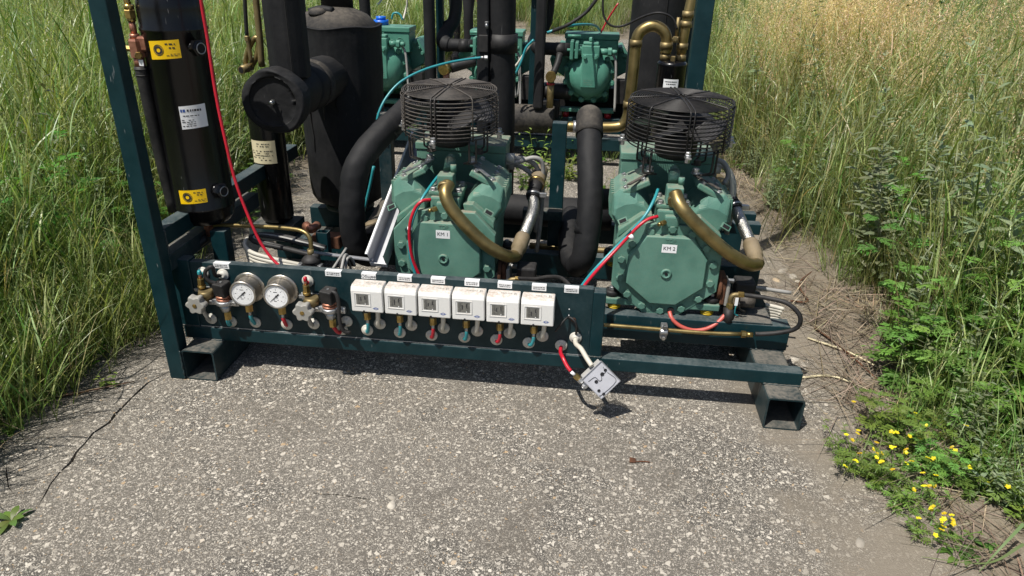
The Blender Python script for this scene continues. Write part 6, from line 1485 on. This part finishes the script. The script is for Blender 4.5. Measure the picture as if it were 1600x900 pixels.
# ================================================================ SINGLE PLANTS THAT CAN BE PICKED OUT
def plant(name, label, cat, loc, group, builds, rz=0.0):
    t_ = thing(name, label, cat, loc, group, (0, 0, rz))
    for pname, seed, mat, fn in builds:
        v = Veg(seed); fn(v, v.q); obj(pname, v.mesh(pname, mat), None, t_)
    return t_
def stems_and_leaves(n, h, lean, leaves, L, W, col, fern=False, spread=.03, pairs=6, lob=True):
    """returns two builders that agree on the stem paths"""
    def paths(q):
        out = []
        v = Veg(0); v.q = q
        for k in range(n):
            a = 6.28*k/n+q.uniform(-.5, .5); out.append((v.blade((math.cos(a)*spread*q.random(), math.sin(a)*spread*q.random(), -.01), h*q.uniform(.6, 1.1), .002, q.uniform(*lean), q.uniform(-.2, .5), a, col, col, 8), a))
        return out
    def st(v, q):
        for P, a in paths(random.Random(v.seed0)): v.strip(P, lambda u: .0020*(1-.6*u), [x*.9 for x in col], col)
    def lf(v, q):
        for P, a in paths(random.Random(v.seed0)):
            for i in range(leaves):
                u = .10+.90*i/leaves; j = min(int(u*8), 7); p = P[j].lerp(P[j+1], u*8-j); b = i*2.4+q.uniform(-.4, .4); c = vary(q, col, .3); s = 1.15-.75*u
                d = (math.cos(b), math.sin(b), q.uniform(.15, .8))
                if fern: v.fern(p, d, L*s, c, [x*1.3 for x in c], pairs, .8, lob)
                else: v.leaf(p, d, L*s, W*s, c, [x*1.2 for x in c], .9, 5, q.uniform(-.3, .3))
    return st, lf
def veg_plant(name, label, cat, loc, group, seed, n, h, lean, leaves, L, W, col, fern=False, flowers=0, fcol=(0.82, 0.66, 0.03), spread=.03, lob=True, pairs=6):
    t_ = thing(name, label, cat, loc, group, (0, 0, seed*1.7 % 6.28))
    st, lf = stems_and_leaves(n, h, lean, leaves, L, W, col, fern, spread, pairs, lob)
    for pn, fn in (('stems', st), ('foliage', lf)):
        v = Veg(seed); v.seed0 = seed; fn(v, v.q); stuff(obj(pn, v.mesh(pn, 'leaves'), None, t_))
    q_ = random.Random(seed+5)
    for k in range(flowers):
        a = q_.uniform(0, 6.28); r = q_.uniform(.3, 1.0)*h*.75; c = Vector((math.cos(a)*r, math.sin(a)*r, q_.uniform(.25, .85)*h*.7+.02)); v = Veg(seed+k)
        M = RX(q_.uniform(-35, 35)) @ RY(q_.uniform(-35, 35))
        for j in range(5):
            b = 6.28*j/5; d = M @ Vector((math.cos(b), math.sin(b), .25)); v.leaf(c, d, .0068, .0033, fcol, [x*1.05 for x in fcol], .1, 3)
        v.leaf(c-Vector((0, 0, .03)), (0.1, 0, 1), .03, .0012, (0.08, 0.16, 0.03), (0.08, 0.16, 0.03), 0, 2)
        obj('flower', v.mesh('flower', 'petals'), None, t_)
    return t_
LG = (0.130, 0.225, 0.045); DG = (0.090, 0.175, 0.035); YG = (0.180, 0.245, 0.055)
SPR = (.5, 1.25)
veg_plant('flowering_weed', 'low weed with the most yellow flowers, sprawling farthest onto the pavement', 'weed', (1.8998, -0.1435, 0.0000), 'yellow flowered weeds', 11, 13, .135, SPR, 9, .045, .008, LG, True, 18, spread=.04, lob=False, pairs=4)
veg_plant('flowering_weed', 'yellow flowered weed clump just below the sprawling one, at its right', 'weed', (1.9592, -0.2186, 0.0000), 'yellow flowered weeds', 12, 11, .125, SPR, 9, .045, .008, LG, True, 13, spread=.04, lob=False, pairs=4)
veg_plant('flowering_weed', 'small tuft with a tight bunch of yellow flowers nearest the bottom edge', 'weed', (1.9784, -0.3598, 0.0000), 'yellow flowered weeds', 13, 7, .085, SPR, 7, .035, .007, LG, True, 12, spread=.03, lob=False, pairs=4)
veg_plant('flowering_weed', 'taller bright green weed with two yellow flowers behind the sprawling ones', 'weed', (2.0355, -0.0056, 0.0000), 'yellow flowered weeds', 14, 8, .20, (.2, .9), 7, .075, .01, LG, True, 3, spread=.06, pairs=5)
veg_plant('flowering_weed', 'weed with a few yellow flowers at the right edge of the picture', 'weed', (2.1822, -0.1873, 0.0000), 'yellow flowered weeds', 15, 11, .18, (.3, 1.0), 9, .075, .01, LG, True, 8, spread=.06, pairs=5)
veg_plant('flowering_weed', 'weed with sparse yellow flowers between the sprawling one and the tall grass', 'weed', (2.1069, -0.1142, 0.0000), 'yellow flowered weeds', 16, 10, .17, (.4, 1.1), 9, .06, .01, LG, True, 9, spread=.06, pairs=5)
veg_plant('rosette_weed', 'small green rosette on the pavement below the flowers', 'weed', (2.0469, -0.3926, 0.0000), None, 17, 6, .045, (.6, 1.3), 4, .05, .008, DG, False, 0)
for i, (p, h, l) in enumerate((((2.3505, 0.4796, 0.0000), .55, 'tall feathery leaved weed at the front of the right hand meadow'), ((2.4245, 0.3373, 0.0000), .62, 'tallest feathery weed, cut by the right edge of the picture'), ((2.2032, 0.3043, 0.0000), .36, 'shorter feathery weed in front of the taller ones on the right'), ((2.6117, 0.7907, 0.0000), .6, 'feathery weed standing back among the tall grass on the right'), ((2.3713, 0.0428, 0.0000), .45, 'feathery weed low at the right edge beside the flowers'), ((2.2521, 0.1131, 0.0000), .32, 'bright feathery weed between the flowers and the tall meadow'))):
    veg_plant('feathery_weed', l, 'weed', p, 'feathery weeds on the right', 30+i, 5, h, (.05, .5), 9, .15, .01, (0.135, 0.235, 0.05) if i % 2 else (0.115, 0.215, 0.04), True, 0, spread=.07)
for i, (p, s, l) in enumerate((((-0.4812, 0.1493, 0.0000), .12, 'broad leaved weed flat on the ground at the left grass edge'), ((-0.4400, 0.4603, 0.0000), .13, 'broad leaved weed close to the left post'), ((-0.4634, 0.6230, 0.0000), .11, 'broad leaved weed just left of the post, under the grass'))):
    t_ = thing('broadleaf_weed', l, 'weed', p, 'broad leaved weeds on the left'); q_ = random.Random(i)
    for k in range(7 if i else 5):
        v = Veg(90+10*i+k); b = 6.28*k/7+q_.uniform(-.3, .3); c = vary(v.q, (0.075, 0.185, 0.030), .2)
        v.leaf((0, 0, .01), (math.cos(b), math.sin(b), q_.uniform(.3, .9)), s*q_.uniform(.8, 1.2), s*.24, [x*.9 for x in c], [x*1.15 for x in c], 1.1, 7, q_.uniform(-.2, .2), .8)
        obj('leaf', v.mesh('leaf', 'leaves'), None, t_)
veg_plant('sprout', 'single small sprout growing from the pavement crack near the left post', 'weed', (-0.1974, -0.0678, 0.0000), None, 41, 2, .065, (.05, .4), 6, .030, .007, YG, False, 0, spread=.008)
t_ = thing('dandelion', 'young dandelion at the left edge near the pavement crack', 'weed', (-0.0780, -0.5982, 0.0000))
for k in range(8):
    v = Veg(140+k); b = .78*k+.2; c = vary(v.q, (0.11, 0.20, 0.04), .2); v.leaf((0, 0, .003), (math.cos(b), math.sin(b), v.q.uniform(.35, 1.3)), v.q.uniform(.032, .055), .0075, [c[0]*1.2, c[1]*.8, c[2]], c, 1.0, 6, v.q.uniform(-.3, .3), 1.5); obj('leaf', v.mesh('leaf', 'leaves'), None, t_)
veg_plant('sprout', 'small light green sprout at the left edge above the dandelion', 'weed', (-0.3358, -0.2866, 0.0000), None, 43, 5, .05, (.3, 1.0), 6, .028, .008, YG, False, 0, spread=.02)
for i, (p, h, l) in enumerate((((0.8473, 2.4734, 0.0000), .36, 'leafy weed growing between the two skids behind the mid post'), ((0.8139, 2.1042, 0.0000), .22, 'low leafy weed in front of the one between the skids'), ((1.0304, 2.2683, 0.0000), .20, 'bright low weed right of the teal mid post'), ((1.0812, 2.6197, 0.0000), .26, 'thin weed right of the mid post, partly behind the foam hose'))):
    veg_plant('leafy_weed', l, 'weed', p, 'weeds between the two skids', 50+i, 6, h, (.05, .6), 8, .07, .010, YG if i in (0, 2) else DG, False, 0, spread=.05)
t_ = thing('tall_stalk', 'single thin flower stalk standing before the right rear compressor', 'weed', (0.9941, 3.1408, 0.0000))
for nm, fn in (('stem', lambda v, q: v.strip([Vector((0, 0, 0)), Vector((.01, 0, .2)), Vector((.03, .0, .42)), Vector((.04, 0, .62))], lambda u: .004*(1-.4*u), (0.20, 0.26, 0.06), (0.26, 0.30, 0.09))), ('umbel', lambda v, q: [v.leaf((.04, 0, .62), (math.cos(k), math.sin(k), 1), .035, .007, (0.30, 0.32, 0.14), (0.55, 0.52, 0.34), .6, 3) for k in range(14)])):
    v = Veg(7); fn(v, v.q); obj(nm, v.mesh(nm, 'leaves'), None, t_)
# dead leaf and dark chips on the pavement
t_ = thing('bark_chip', 'dark brown bark chip with a thin stalk on the bare pavement', 'chip', (1.3183, -0.1884, 0.0000))
obj('chip', MB().prism([(-.008, -.010), (.008, -.009), (.009, .008), (-.007, .010)], .001, .004), 'rust', t_, .001); obj('stalk', MB().tube([(.006, -.006, .003), (.03, -.003, .004), (.045, -.002, .002)], .0016, 6, 3), 'rust', t_)
# long dead stems lying in the litter on the right
for i, (P, l) in enumerate((([(1.9823, 0.6154, 0.0100), (2.0222, 0.5141, 0.0120), (2.0554, 0.3900, 0.0150), (2.0972, 0.2060, 0.0200)], 'long brown dead stem lying towards the lower right'), ([(1.9490, 0.8265, 0.0080), (2.0135, 0.8328, 0.0100), (2.0206, 0.9855, 0.0200), (2.2167, 1.2456, 0.0200)], 'curved dead stem lying right of the black hose loop'), ([(1.9408, 0.5429, 0.0060), (2.0553, 0.4507, 0.0100), (2.1468, 0.3136, 0.0120)], 'pale dead stem lying beside the long brown one'),
        ([(1.8507, 0.2785, 0.0060), (1.9694, 0.2932, 0.0080), (2.1197, 0.1391, 0.0120)], 'thin tan stem near the right end of the front rail'), ([(-0.3431, -0.1673, 0.0060), (-0.2452, -0.1137, 0.0080), (-0.1357, -0.0403, 0.0060)], 'thin dead stem lying across the left pavement edge'))):
    tag(obj('dry_twig', MB().tube(P, [.0035, .004, .003, .0015], 6, 5), 'rust' if i in (0, 1, 4) else 'cream paper'), l, 'twig', 'dry twigs on the ground')
v = Veg(3); v.leaf((0, 0, .006), (1, -.15, .15), .085, .0075, (0.42, 0.30, 0.18), (0.50, 0.37, 0.22), .2, 6, .4)
o = obj('dead_leaf', v.mesh('dead_leaf', 'dry stems'), None); o.location = (-0.4472, 0.1546, 0.0000); tag(o, 'pale dead leaf blade lying at the left grass edge', 'leaf')
for i, (P, l) in enumerate((([(2.1308, -0.4028, 0.1000), (2.0697, -0.4478, 0.0600), (2.0392, -0.4625, 0.0100)], 'bent grey green blade crossing the bottom right corner'), ([(2.1255, -0.4321, 0.0700), (2.0486, -0.4572, 0.0300), (1.9355, -0.4310, 0.0050)], 'long grey green blade reaching in at the bottom right'))):
    v = Veg(200+i); v.strip(spline(P, 6), lambda u: .0036*(1-.8*u), (0.13, 0.19, 0.07), (0.18, 0.24, 0.09)); tag(obj('grass_blade', v.mesh('grass_blade', 'leaves'), None), l, 'grass')

for i, (p, h, fl, l) in enumerate((((4.35, 5.4, .03), 1.05, 0, 'dark green leafy shrub far back at the top right'), ((5.3, 5.9, .05), 1.0, 0, 'second dark leafy shrub right of the first, at the top right'), ((3.75, 3.4, .03), .95, 9, 'tall weed with scattered yellow flowers high at the right'))):
    veg_plant('shrub', l, 'shrub', p, 'shrubs in the meadow', 70+i, 22 if not fl else 9, h, (.03, .5), 26 if not fl else 12, .13, .022 if not fl else .010, (0.075, 0.150, 0.040) if not fl else (0.13, 0.21, 0.06), False, fl, spread=.22)
